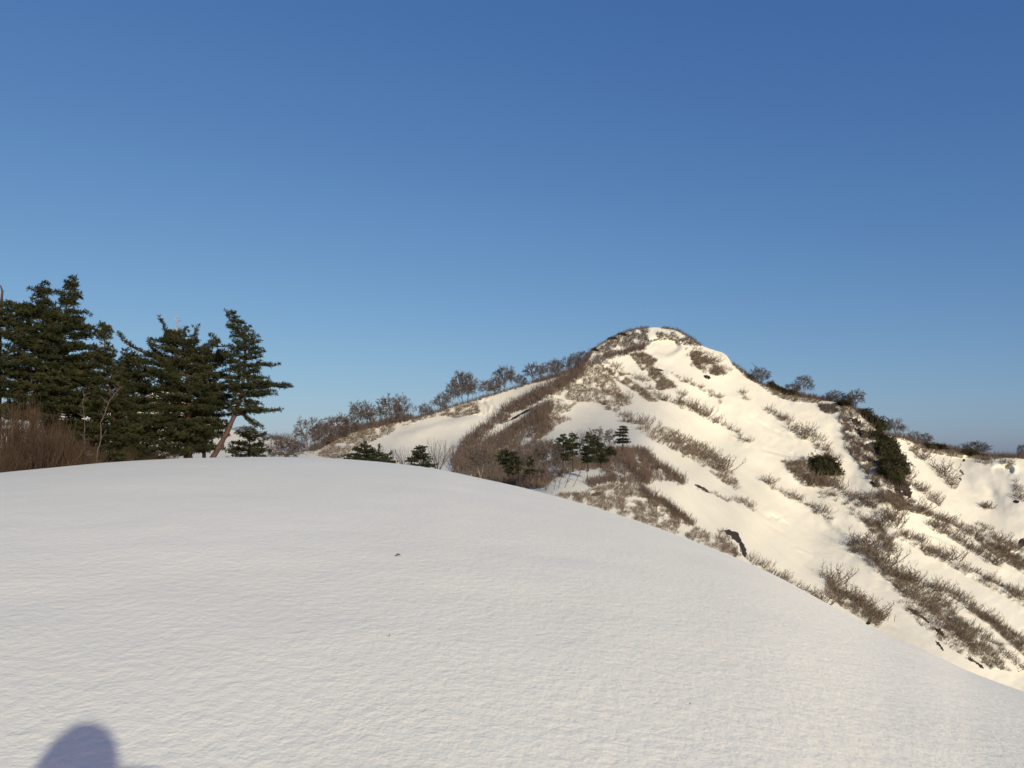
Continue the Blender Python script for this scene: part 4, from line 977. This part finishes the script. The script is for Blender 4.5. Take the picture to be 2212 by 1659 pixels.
mid_pine('thin branchy pine at the right of the dark clump on the knoll', (1285, 1004), (1284, 942), [(943, 1280, 1290), (952, 1277, 1296), (960, 1274, 1304), (967, 1272, 1308), (976, 1276, 1300)], 134)
mid_pine('low round dark green pine right of the knoll clump', (1299, 1012), (1299, 974), [(974, 1292, 1306), (981, 1287, 1312), (989, 1284, 1316), (998, 1284, 1314)], 136, step=6)
mid_pine('small spreading green pine just left of the lone umbrella pine', (1318, 990), (1316, 969), [(970, 1310, 1324), (976, 1304, 1332), (982, 1302, 1334)], 165, step=5, ts=3.8)
random.seed(77)
mid_pine('lone umbrella shaped pine with a straight trunk against the bright snow', (1345, 978), (1347, 924), [(923, 1339, 1354), (929, 1332, 1360), (935, 1326, 1358), (942, 1323, 1356), (950, 1330, 1361), (956, 1326, 1362)], 185, ts=3.2, step=40, nb=7, trunk_w=3.6, lean_up=0.05, depth=0.9, jit=0.04)
# bare trees around the knoll
for lab, px, py, h, w, kind, i, bk, R in [
    ('bare tree with a sturdy trunk and round fan crown left of the knoll pines', 1183, 1028, 78, 62, 'beech', 1, 'beech_bark', 112),
    ('pale limbed bare tree standing in the russet thicket of the spur foot', 1037, 1036, 70, 56, 'fork', 2, 'pale_bark', 88),
    ('bare fan crowned tree rising behind the knoll pines', 1296, 978, 56, 56, 'fork', 4, 'beech_bark', 150),
    ('low bare tree between the hollow pines and the sturdy bare tree', 1132, 1008, 46, 48, 'fan', 5, 'beech_bark', 118),
    ('small bare tree behind the left end of the knoll clump', 1252, 968, 44, 36, 'fan', 6, 'beech_bark', 152),
    ('tiny bare tree just left of the lone umbrella pine', 1325, 974, 22, 12, 'slim', 2, 'beech_bark', 182)]:
    bare_tree(lab, px, py, h, w, kind, i, bk, 'twigs', R=R, rot=rnd(-.3, .3))
for lab, pts, R, r0 in [('thin leaning twig stuck in the blue shaded snow patch', [(1237, 1052), (1246, 1035), (1255, 1020), (1250, 1012)], 122, .6), ('bare stem at the left edge of the blue shaded snow patch', [(1206, 1056), (1210, 1040), (1216, 1026)], 116, .7),
        ('crooked bare stem in front of the blue shaded snow patch', [(1220, 1054), (1225, 1040), (1232, 1024)], 118, .7), ('short bare stem beside the blue shaded snow patch', [(1197, 1058), (1200, 1040), (1197, 1030)], 113, .6),
        ('pale crooked sapling under the little spruce shaped pine', [(1155, 1054), (1152, 1036), (1147, 1026)], 104, .7), ('upright sapling at the right end of the blue shaded snow patch', [(1270, 1036), (1268, 1020), (1273, 1008)], 130, .6)]:
    sapling(lab, pts, R, r0, 7, 12)

# ------------------------------------------------------------------ leafless trees along the ridge lines
G1 = 'bare trees along the left ridge'; G2 = 'bare trees along the right ridge'
L1 = [  # label, x, y, height, width, kind, seed
 ('tiny bare tree on the far snow hill, left of the other tiny one', 578, 948, 14, 22, 'bushy', 0), ('tiny bare tree on the far snow hill, next to the ridge foot', 600, 949, 11, 18, 'bushy', 1),
 ('faint bare tree seen behind the leaning pine on the far hill', 528, 939, 20, 40, 'bushy', 2), ('faint bare tree on the far hill between the leaning pine and the tiny ones', 553, 944, 15, 26, 'bushy', 3),
 ('spreading brown bare shrub tree at the foot of the ridge, nearest the dome', 615, 994, 46, 66, 'bushy', 4), ('forked pale bare tree standing alone at the left foot of the ridge', 666, 976, 70, 56, 'fork', 0),
 ('dense brown bare tree next to the forked pale one', 697, 966, 52, 44, 'bushy', 5), ('rounded brown bare tree in the dense lower row of the ridge', 727, 948, 48, 50, 'bushy', 6), ('thin pale bare tree sticking up behind the dense lower row', 739, 942, 50, 20, 'slim', 0),
 ('short bare tree before the open crowned one on the lower ridge', 757, 934, 36, 34, 'bushy', 7), ('open crowned dark bare tree on the lower ridge', 781, 926, 58, 46, 'beech', 2), ('bare tree with two trunks just right of the open crowned one', 798, 921, 48, 36, 'fork', 3),
 ('big rounded reddish brown bare tree at the middle of the left ridge', 840, 914, 60, 46, 'bushy', 8), ('pale grey bare tree right of the big rounded reddish one', 867, 908, 56, 32, 'fork', 5), ('low bare tree at the right end of the reddish group', 892, 903, 30, 18, 'slim', 1),
 ('small isolated bare bush tree in the gap of the left ridge', 919, 895, 26, 26, 'bushy', 9), ('thin single stemmed tree with a tiny crown in the gap', 932, 891, 31, 10, 'slim', 2), ('dark bushy bare tree at the start of the tall group', 953, 887, 36, 30, 'bushy', 10),
 ('slim domed bare tree leaning left of the tallest tree', 977, 881, 56, 36, 'beech', 3), ('tallest bare tree on the left ridge with a dark thick trunk', 999, 873, 68, 44, 'beech', 4), ('bare tree close against the right side of the tallest one', 1010, 870, 62, 32, 'beech', 5), ('small bare tree right under the tall pair', 1021, 867, 26, 18, 'slim', 3),
 ('narrow bare tree left of the russet crowned one', 1034, 863, 42, 22, 'slim', 4), ('dark bare tree with a crooked trunk before the russet crowned one', 1051, 858, 36, 30, 'beech', 6), ('russet crowned bare tree on the upper left ridge', 1069, 853, 38, 30, 'bushy', 11),
 ('tall dome crowned bare tree on the upper left ridge', 1090, 846, 54, 42, 'beech', 7), ('slender bare tree right of the tall dome crowned one', 1107, 840, 32, 18, 'slim', 5), ('low bare tree at the edge of the snow strip', 1124, 835, 27, 26, 'bushy', 12),
 ('wide bare tree in the upper row of the ridge', 1152, 826, 42, 38, 'beech', 8), ('small bare tree between the wide ones of the upper row', 1168, 822, 27, 20, 'slim', 6), ('open bare tree in the upper row with a forked trunk', 1184, 818, 36, 34, 'fork', 6), ('narrow dark bare tree in the upper row', 1200, 813, 38, 24, 'bushy', 13),
 ('brown bare tree with pale trunks near the top of the row', 1223, 804, 34, 28, 'fork', 7), ('dense bare tree second from the top of the row', 1241, 797, 34, 26, 'bushy', 14), ('uppermost dark bare tree of the row, against the summit slope', 1258, 790, 32, 24, 'bushy', 15)]
R1 = [
 ('crooked nearly branchless dead tree on the right ridge', 1621, 812, 28, 16, 'dead', 1), ('round bare tree beside the crooked dead one', 1643, 828, 32, 36, 'bushy', 16), ('small bare tree beside the tall one on the right ridge', 1711, 852, 24, 28, 'bushy', 17),
 ('tall round crowned bare tree on the right ridge', 1737, 857, 42, 34, 'beech', 9), ('flat topped bare tree above the cliff', 1806, 866, 22, 34, 'bushy', 18), ('little bare tree between the two larger ones above the cliff', 1830, 874, 20, 20, 'bushy', 19), ('round bare tree at the brow of the cliff', 1850, 884, 38, 30, 'beech', 10),
 ('wide bare tree on the basin ridge just beyond the cliff', 1935, 943, 34, 30, 'beech', 11), ('pale thin bare tree next to the wide one on the basin ridge', 1953, 946, 24, 18, 'slim', 7), ('small bare tree on the basin ridge', 1974, 955, 22, 20, 'fork', 8),
 ('dark bare tree on the basin ridge before the low green pines', 1998, 963, 24, 24, 'bushy', 20), ('low spreading bare tree on the basin ridge', 2108, 982, 24, 42, 'bushy', 21), ('bare tree cut by the right frame edge on the ridge', 2209, 989, 24, 16, 'bushy', 22)]
random.seed(90)
for lst, g in ((L1, G1), (R1, G2)):
    for lab, px, py, h, w, kind, s in lst:
        bare_tree(lab, px, max(py, float(skyl(px)) + 0.5), h * 1.12, w * 1.12, kind, s % 9, 'beech_bark' if s % 3 else 'pale_bark', 'rust_twigs' if ('russet' in lab or 'brown' in lab) else 'twigs', group=g, sink=0.5)
# extra filler rows of brush-like trees behind are part of the skyline brush further on

# ------------------------------------------------------------------ evergreen shrubs
def ever_mesh(seed, n=420, size=0.16):
    random.seed(seed); rs = np.random.default_rng(seed)
    th = rs.uniform(0, 2 * math.pi, n); ph = rs.uniform(-0.15, 1, n); rr = 0.55 + 0.55 * rs.random(n)
    lump = 1 + 0.32 * np.sin(3 * th + seed) * np.cos(4 * ph + seed) + 0.2 * np.sin(5 * th + 2 * seed + 3 * ph)
    z = ph; hr = np.sqrt(np.maximum(0, 1 - np.clip(ph, -1, 1) ** 2))
    pos = np.stack([hr * np.cos(th), hr * np.sin(th), z], 1) * (rr * lump)[:, None]
    pos = pos * 0.5; pos[:, 2] += 0.1
    mb = MB(); mb.tufts(pos, pos + np.array([0.35, -0.15, 0.25]), size, 8, 0.30, 0.5)
    for i in range(8): mb.seg(Vector((0, 0, -.2)), Vector(tuple(pos[rs.integers(n)])) * .9, .03, .01)
    return mb.mesh('evergreen_foliage', M['evergreen'])
ev = [ever_mesh(i, 1300, 0.085) for i in range(5)]
def evergreen(label, px, py, w, h, i, group=None):
    p, R = ground(px, py, 0.2); u = R / F
    o = link('evergreen_shrub', ev[i % 5]); o.location = p; o.scale = (w * u * rnd(1.0, 1.3), w * u * 1.1, h * u * rnd(1.3, 1.8)); o.rotation_euler = (0, 0, rnd(0, 6.28))
    tag(o, label, 'shrub', group)
random.seed(17)
for k, (px, py, w, h) in enumerate([(1768, 1012, 34, 24), (1785, 1018, 40, 26), (1798, 1026, 30, 22), (1778, 1026, 34, 20)]):
    evergreen('dark green rounded evergreen bush alone on the open face, part of one thick clump', px, py, w, h, k, 'clump of evergreen on the open face')
for k, (px, py, w, h) in enumerate([(1893, 950, 26, 20), (1908, 962, 30, 22), (1920, 975, 30, 24), (1928, 992, 32, 24), (1936, 1008, 32, 24), (1941, 1024, 30, 24), (1912, 992, 32, 22), (1920, 1012, 34, 24), (1926, 1034, 32, 22), (1912, 1026, 28, 20), (1932, 1046, 26, 18), (1900, 975, 24, 18)]):
    evergreen('dark evergreen shrub hanging along the right edge of the cliff', px, py, w, h, k, 'evergreens on the cliff edge')
for k, (lab, px, py, w, h) in enumerate([('low dark evergreen left of a chain on the right ridge, under the round bare tree', 1667, 838, 16, 12), ('low dark evergreen in the middle of the chain on the right ridge', 1679, 843, 16, 10), ('low dark evergreen at the right end of the chain on the right ridge', 1690, 848, 14, 9),
    ('dark evergreen under the flat topped bare tree', 1824, 876, 30, 12), ('evergreen on the brow right below the round bare tree', 1868, 898, 20, 15), ('evergreen stepping down the brow of the cliff', 1880, 910, 20, 14), ('feathery evergreen leaning out over the far side of the cliff', 1900, 930, 26, 24),
    ('low green pine clump on the basin ridge', 2026, 970, 28, 11), ('dark evergreen patch on the basin ridge left of the green clump', 2004, 968, 22, 10), ('dark bush at the left foot of the small tree on the right ridge', 1709, 853, 18, 10), ('dark evergreen low on the far basin ridge', 2090, 982, 26, 9),
    ('dark evergreen low on the summit left shoulder', 1345, 724, 16, 5), ('dark evergreen cushion left of the summit', 1322, 733, 18, 6), ('dark evergreen at the notch below the summit left shoulder', 1284, 758, 14, 8)]):
    evergreen(lab, px, py, w, h, k)

# ------------------------------------------------------------------ shrubs of the face: one object each
sm = [shrub_mesh(200 + i, M['shrub'], 26, 0.45 + 0.1 * (i % 3)) for i in range(9)]
random.seed(404)
def along(pl, t):
    L = [math.hypot(b[0] - a[0], b[1] - a[1]) for a, b in zip(pl[:-1], pl[1:])]; s = t * sum(L)
    for (a, b), l in zip(zip(pl[:-1], pl[1:]), L):
        if s <= l: return (a[0] + (b[0] - a[0]) * s / l, a[1] + (b[1] - a[1]) * s / l, (b[0] - a[0]) / l, (b[1] - a[1]) / l)
        s -= l
    a, b = pl[-2], pl[-1]; return (b[0], b[1], (b[0] - a[0]) / L[-1], (b[1] - a[1]) / L[-1])
spots = []; extra_spots = []
for ph, pl, hw, n, sz, A in ST:
    n2 = int(n * 2.4)
    order = list(range(n2)); random.shuffle(order)
    big = set(order[:max(1, int(round(n * KEEP)))])
    for k in range(n2):
        x, y, tx, ty = along(pl, (k + rnd(0.1, 0.9)) / n2)
        o = random.gauss(0, 0.5) * hw
        h = sz * (rnd(0.5, 1.2) if random.random() > .1 else rnd(1.3, 1.6)) * (1.0 if k in big else 0.72)
        (spots if k in big else extra_spots).append((x - ty * o + rnd(-2, 2), y + tx * o, h, ph))
pts = np.array([(s[0], s[1]) for s in spots]); Rs = Rfun(pts[:, 0], pts[:, 1])
for k, ((x, y, h, ph), R) in enumerate(zip(spots, Rs)):
    if y > dome_sil(x) + 14: continue
    u = R / F; o = link('shrub', sm[k % 9]); p = P(x, y, R); o.location = (p.x, p.y, p.z - 0.12 * h * u)
    o.scale = (1.15 * h * u, 1.15 * h * u, h * u * rnd(0.7, 1.0)); o.rotation_euler = (0, 0, rnd(-0.5, 0.4))
    tag(o, 'bare brown shrub ' + ph, 'shrub', 'shrubs ' + ph)

# everything smaller and denser: uncountable scrub, one object
sc = {'shrub': MB(), 'twigs': MB(), 'rust_twigs': MB()}
def sprigs(key, x, y, R, h, stems, lean):
    u = R / F; p = P(x, y, R); mb = sc[key]
    for i in range(stems):
        b = p + Vector((rnd(-.35, .35), rnd(-.35, .35), -.08)) * h * u
        d = Vector((lean * rnd(.1, 1.3) + rnd(-.35, .35), rnd(-.4, .2), rnd(.35, 1))).normalized(); L = rnd(.5, 1.1) * h * u; r = max(0.10 * u, 0.020 * h * u) * 1.15
        m = b + d * L * .5; d2 = (d + UP * rnd(0, .5) + Vector((rnd(-1, 1), rnd(-1, 1), rnd(-.3, .6))) * .25).normalized(); e = m + d2 * L * .5
        mb.seg(b, m, r, r * .75); mb.seg(m, e, r * .75, r * .35)
        if i % 2: mb.seg(m, m + (d + Vector((rnd(-1, 1), rnd(-1, 1), .3)) * .7).normalized() * L * .4, r * .6, r * .35)
for key, lst in (('shrub', extra_spots),):
    a = np.array([(s[0], s[1]) for s in lst]); Rr = Rfun(a[:, 0], a[:, 1])
    for (x, y, h, ph), R in zip(lst, Rr):
        if y < dome_sil(x) + 12: sprigs(key, x, y, R, h, 11, .6)
for pg, n, sz, mk in PG:
    n = int(n * (3.4 if mk != 'rust_twigs' else 1.5)); sz = sz * (0.85 if mk != 'rust_twigs' else 1)
    bx = [p[0] for p in pg]; by = [p[1] for p in pg]
    qx = RNG.uniform(min(bx), max(bx), n * 10); qy = RNG.uniform(min(by), max(by), n * 10)
    clump = fbm(qx / 16.0, qy / 13.0, 91, 3) > (-0.24 if mk != 'rust_twigs' else -0.35)
    ok = inside(qx, qy, pg) & clump & (qy < dome_sil(qx) + 8); qx = qx[ok][:n]; qy = qy[ok][:n]
    if not len(qx): continue
    Rr = Rfun(qx, qy)
    for x, y, R in zip(qx, qy, Rr): sprigs(mk if mk != 'rust_twigs' or random.random() < .6 else random.choice(('twigs', 'shrub')), x, y, R, sz * rnd(.45, 1.45), 6 if mk != 'rust_twigs' else 8, .55 if mk != 'rust_twigs' else .15)
for ph, pl, hw, n, sz, A in SP:
    m = int(14 + sum(math.hypot(b[0] - a[0], b[1] - a[1]) for a, b in zip(pl[:-1], pl[1:])) * 0.55)
    xs = []
    for k in range(m):
        x, y, tx, ty = along(pl, (k + random.random()) / m); o = random.gauss(0, .5) * hw; xs.append((x - ty * o, y + tx * o))
    a = np.array(xs); Rr = Rfun(a[:, 0], a[:, 1])
    for (x, y), R in zip(xs, Rr): sprigs('rust_twigs' if random.random() < .6 else 'twigs', x, y, R, sz * rnd(.45, 1.45), 12, .1)
for pl, n, sz, mk in LINE:
    xs = []
    for k in range(n):
        x, y, tx, ty = along(pl, (k + random.random()) / n); xs.append((x, float(skyl(x)) + abs(random.gauss(0, 2.0)) + 0.3))
    a = np.array(xs); Rr = Rfun(a[:, 0], a[:, 1])
    for (x, y), R in zip(xs, Rr): sprigs(mk if random.random() < .6 else 'twigs', x, y, R, sz * rnd(.35, 1.35), 7, .1)
allsc = MB(); mats = ['shrub', 'twigs', 'rust_twigs']; cnts = []
for k in mats:
    n0_ = sum(len(f) for f in allsc.F); sc[k].flush(3)
    Vk = np.concatenate(sc[k].V); Fk = np.concatenate(sc[k].F); allsc.add(Vk, Fk)
    allsc_n = sum(len(f) for f in allsc.F); cnts.append(allsc_n - n0_)
me = allsc.mesh('scrub', M['shrub'])
for k in mats[1:]: me.materials.append(M[k])
me.polygons.foreach_set('material_index', np.repeat(np.arange(3), cnts).astype(np.int32)); me.update()
tag(link('scrub', me), kind='stuff')

# ------------------------------------------------------------------ rocks
def rock(label, pl, hw, seed):
    mid = pl[len(pl) // 2] if len(pl) > 2 else ((pl[0][0] + pl[-1][0]) / 2, (pl[0][1] + pl[-1][1]) / 2)
    Rm = float(Rfun(np.array([mid[0]]), np.array([mid[1]]))[0]); u = Rm / F
    m = 26; nv = 9; V = []; grid = []
    for i in range(m + 1):
        t = i / m; x, y, tx, ty = along(pl, min(t, .999)); w = hw * (max(0.0, math.sin(math.pi * min(.985, max(.015, t)))) ** .5) * (1 + 0.9 * float(vnoise(t * 7.0, seed * 3.1, seed)) + 1.1 * float(vnoise(t * 19.0, seed * 1.7, seed + 3)))
        row = []
        for j in range(nv + 1):
            s = -1 + 2 * j / nv; qx, qy = x - ty * w * s + 0.35 * hw * float(vnoise(i * .7, j * .9, seed + 5)), y + tx * w * s + 0.35 * hw * float(vnoise(i * .8, j * .7, seed + 9))
            row.append((qx, qy, max(0, 1 - s * s) ** .5 * min(1, 4 * t, 4 * (1 - t)) ** .5))
        grid.append(row)
    fl = [q for r in grid for q in r]; Rr = Rfun(np.array([q[0] for q in fl]), np.array([q[1] for q in fl]))
    for k, (q, R) in enumerate(zip(fl, Rr)):
        i, j = divmod(k, nv + 1)
        bulge = q[2] * hw * u * 0.55 * (1 + 2.2 * float(vnoise(i * .75, j * .85, seed + 20))) - 0.25 * u
        V.append(tuple(P(q[0], q[1], R - bulge)))
    n = len(V); back = [tuple(P(q[0], q[1], R + 1.2)) for q, R in zip(fl, Rr)]
    Fq = []
    for i in range(m):
        for j in range(nv):
            a = i * (nv + 1) + j; Fq.append((a, a + nv + 1, a + nv + 2, a + 1)); Fq.append((n + a, n + a + 1, n + a + nv + 2, n + a + nv + 1))
    ring = [i * (nv + 1) for i in range(m + 1)]; ring2 = [i * (nv + 1) + nv for i in range(m + 1)]
    for a, b in zip(ring[:-1], ring[1:]): Fq.append((a, n + a, n + b, b))
    for a, b in zip(ring2[:-1], ring2[1:]): Fq.append((a, b, n + b, n + a))
    for j in range(nv): Fq.append((j, j + 1, n + j + 1, n + j)); a = m * (nv + 1) + j; Fq.append((a, n + a, n + a + 1, a + 1))
    c = Vector(V[n // 2]); mb = MB(); mb.add([tuple(Vector(v) - c) for v in V + back], Fq)
    o = mb.build('rock', M['rock']); o.location = c; tag(o, label, 'rock')
for k, (pl, hw, lab) in enumerate(ROCKS): rock(lab, pl, hw, 300 + k)

# ------------------------------------------------------------------ bits lying on the near snow
def on_dome(px, py):
    dx, dy, dz = (float(v) for v in ray(px, py)); lo, hi = 1.0, 60.0
    prev = 1.0
    for r in np.linspace(1.5, 45, 900):
        if EYE + dz * r < float(dome_z(dx * r, dy * r)): break
        prev = r
    return Vector((dx * prev, dy * prev, float(dome_z(dx * prev, dy * prev)))), prev
def litter(label, px, py, L, r, mat, ang, name='twig'):
    p, R = on_dome(px, py); o = empty(name, (p.x, p.y, p.z + 0.012)); u = R / F
    me = MB(); d = Vector((math.cos(ang), math.sin(ang), 0)); h = L * u * 0.5
    ps = [-d * h, -d * h * .3 + Vector((0, .006, .008)), d * h * .3 + Vector((0, -.004, .012)), d * h + Vector((0, 0, .004))]
    me.tube(ps, [r * u * .5, r * u, r * u * .9, r * u * .4], 6); me.seg(ps[1], ps[1] + Vector((rnd(-1, 1), rnd(-1, 1), .5)).normalized() * h * .5, r * u * .5, r * u * .3)
    me.flush(4); bpy.data.objects.remove(o)
    ob = me.build(name, mat, None, True); ob.location = (p.x, p.y, p.z + 0.012); tag(ob, label, 'twig')
litter('short brown twig lying on the snow right of centre of the near slope', 860, 1203, 11, 1.6, M['near_twigs'], 0.1)
litter('tiny dark twig lying on the snow below the brown one', 841, 1379, 5, 0.8, M['rock'], 1.1)
litter('tiny dark speck of bark on the snow low in the middle right', 1491, 1524, 4, 0.8, M['rock'], 0.6)
# ------------------------------------------------------------------ the photographer, whose shadow falls on the snow
PX, PYY, PS = 0.166, -0.36, 1.035
pz = float(dome_z(PX, PYY)) - 0.03
person = empty('person', (PX, PYY, pz)); tag(person, 'person in a hooded dark jacket holding up a phone, casting the shadow at lower left', 'person')
tx, ty, tz = (0.0 - PX) / PS, (-0.03 - PYY) / PS, (EYE - 0.02 - pz) / PS
person.scale = (PS, PS, PS)
#            # middle of the phone, relative to the feet
nodes = {}; edges = []
def nd(k, co, r): nodes[k] = (Vector(co), r)
nd('pelvis', (0, 0, .97), .155); nd('belly', (0, .0, 1.12), .150); nd('chest', (0, .0, 1.34), .165); nd('nb', (0, 0, 1.48), .085); nd('neck', (0, .012, 1.55), .06)
nd('jaw', (0, .03, 1.615), .078); nd('brow', (0, .022, 1.69), .092); nd('crownp', (0, .012, 1.76), .062)
edges += [('pelvis', 'belly'), ('belly', 'chest'), ('chest', 'nb'), ('nb', 'neck'), ('neck', 'jaw'), ('jaw', 'brow'), ('brow', 'crownp')]
nd('nose', (0, .135, 1.655), .014); edges.append(('brow', 'nose'))
for s, n in ((-1, 'l'), (1, 'r')):
    nd('hip' + n, (s * .095, 0, .90), .105); nd('knee' + n, (s * .115, .03, .50), .072); nd('ank' + n, (s * .125, -.015, .11), .055); nd('toe' + n, (s * .14, .15, .045), .048)
    edges += [('pelvis', 'hip' + n), ('hip' + n, 'knee' + n), ('knee' + n, 'ank' + n), ('ank' + n, 'toe' + n)]
    nd('ear' + n, (s * .098, .012, 1.665), .018); edges.append(('brow', 'ear' + n))
    hx = tx + s * .085
    nd('sh' + n, (s * .17, -.005, 1.42), .072); nd('el' + n, ((-.24 if s < 0 else .32), .04, 1.24 if s < 0 else 1.56), .056); nd('wr' + n, (hx + s * .03, ty - .085, tz - .065), .032)
    nd('palm' + n, (hx + s * .018, ty - .045, tz - .028), .030)
    edges += [('chest', 'sh' + n), ('sh' + n, 'el' + n), ('el' + n, 'wr' + n), ('wr' + n, 'palm' + n)]
    for f, (dz, ln) in enumerate([(.030, .95), (.012, 1.05), (-.006, 1.0), (-.022, .8)]):
        a, b, c = 'f%d%s1' % (f, n), 'f%d%s2' % (f, n), 'f%d%s3' % (f, n)
        nd(a, (hx + s * .020, ty - .012, tz + dz - .004), .0095); nd(b, (hx + s * .010, ty + .014, tz + dz), .0088); nd(c, (hx - s * .018 * ln, ty + .017, tz + dz + .002), .0078)
        edges += [('palm' + n, a), (a, b), (b, c)]
    nd('t1' + n, (hx - s * .002, ty - .038, tz - .008), .0115); nd('t2' + n, (hx - s * .020, ty - .020, tz + .012), .010)
    edges += [('palm' + n, 't1' + n), ('t1' + n, 't2' + n)]
keys = list(nodes); me = bpy.data.meshes.new('body')
me.from_pydata([nodes[k][0] for k in keys], [(keys.index(a), keys.index(b)) for a, b in edges], [])
body = link('body', me, person)
bpy.context.view_layer.objects.active = body
md = body.modifiers.new('skin', 'SKIN'); md.use_smooth_shade = True
if not me.skin_vertices: bpy.ops.object.modifier_add(type='SKIN') if False else None
sv = me.skin_vertices[0].data if me.skin_vertices else None
if sv:
    for k, d in zip(keys, sv): d.radius = (nodes[k][1], nodes[k][1]); d.use_root = (k == 'pelvis')
ss = body.modifiers.new('sub', 'SUBSURF'); ss.levels = 2; ss.render_levels = 2
dg = bpy.context.evaluated_depsgraph_get(); bm_ = bpy.data.meshes.new_from_object(body.evaluated_get(dg)); body.modifiers.clear(); body.data = bm_; bm_.name = 'body'
M['jacket'] = simple_mat('jacket_cloth', (0.03, 0.04, 0.07), (0.05, 0.06, 0.10), 6, 0.8)
M['trousers'] = simple_mat('trouser_cloth', (0.02, 0.02, 0.022), (0.04, 0.04, 0.042), 6, 0.85)
M['skin'] = simple_mat('skin', (0.45, 0.29, 0.21), (0.52, 0.34, 0.26), 9, 0.5)
M['boots'] = simple_mat('boot_leather', (0.03, 0.022, 0.016), (0.05, 0.036, 0.028), 9, 0.6)
bm_.materials.clear()
for k in ('skin', 'jacket', 'trousers', 'boots'): bm_.materials.append(M[k])
wl, wr = nodes['wrl'][0], nodes['wrr'][0]
for f in bm_.polygons:
    c = f.center; f.use_smooth = True
    hand = min((c - wl).dot((nodes['palml'][0] - wl).normalized()), 9) > -.005 and (c - wl).length < .16 or (c - wr).dot((nodes['palmr'][0] - wr).normalized()) > -.005 and (c - wr).length < .16
    f.material_index = 0 if (c.z > 1.535 and abs(c.x) < .13) or hand else (3 if c.z < .15 else 2 if c.z < .88 else 1)
# hood of the jacket round the head
hb = MB(); V = []; nu, nv_ = 24, 12
for i in range(nu + 1):
    az = math.radians(-155 + 310 * i / nu) - math.pi / 2
    for j in range(nv_ + 1):
        el = math.radians(-62 + 150 * j / nv_)
        V.append((math.cos(az) * math.cos(el) * .122, .0 + math.sin(az) * math.cos(el) * .135 - .004, 1.655 + math.sin(el) * .152))
Fq = [(i * (nv_ + 1) + j, (i + 1) * (nv_ + 1) + j, (i + 1) * (nv_ + 1) + j + 1, i * (nv_ + 1) + j + 1) for i in range(nu) for j in range(nv_)]
hb.add(V, Fq); ho = hb.build('hood', M['jacket'], person, True); so = ho.modifiers.new('thick', 'SOLIDIFY'); so.thickness = .012
for s in (-1, 1):
    e = MB(); e.add([tuple(Vector((s * .032, .106, 1.683)) + Vector((math.cos(a) * math.cos(b), math.sin(b), math.sin(a) * math.cos(b))) * .012) for b in (-1.2, -.4, .4, 1.2) for a in np.linspace(0, 2 * math.pi, 9)[:-1]], [(i * 8 + j, i * 8 + (j + 1) % 8, (i + 1) * 8 + (j + 1) % 8, (i + 1) * 8 + j) for i in range(3) for j in range(8)])
    e.build('eye', M['trousers'], person, True)
# the phone in the hands
bmx = bmesh.new(); bmesh.ops.create_cube(bmx, size=1.0)
for v in bmx.verts: v.co = Vector((v.co.x * .138, v.co.y * .0075, v.co.z * .067))
bmesh.ops.bevel(bmx, geom=list(bmx.edges), offset=.0025, segments=2, affect='EDGES')
pm = bpy.data.meshes.new('phone'); bmx.to_mesh(pm); bmx.free(); pm.materials.append(M['boots'])
ph = link('phone', pm); ph.location = (PX + tx * PS, PYY + ty * PS, pz + tz * PS); tag(ph, 'dark phone held up in both hands by the photographer', 'phone')
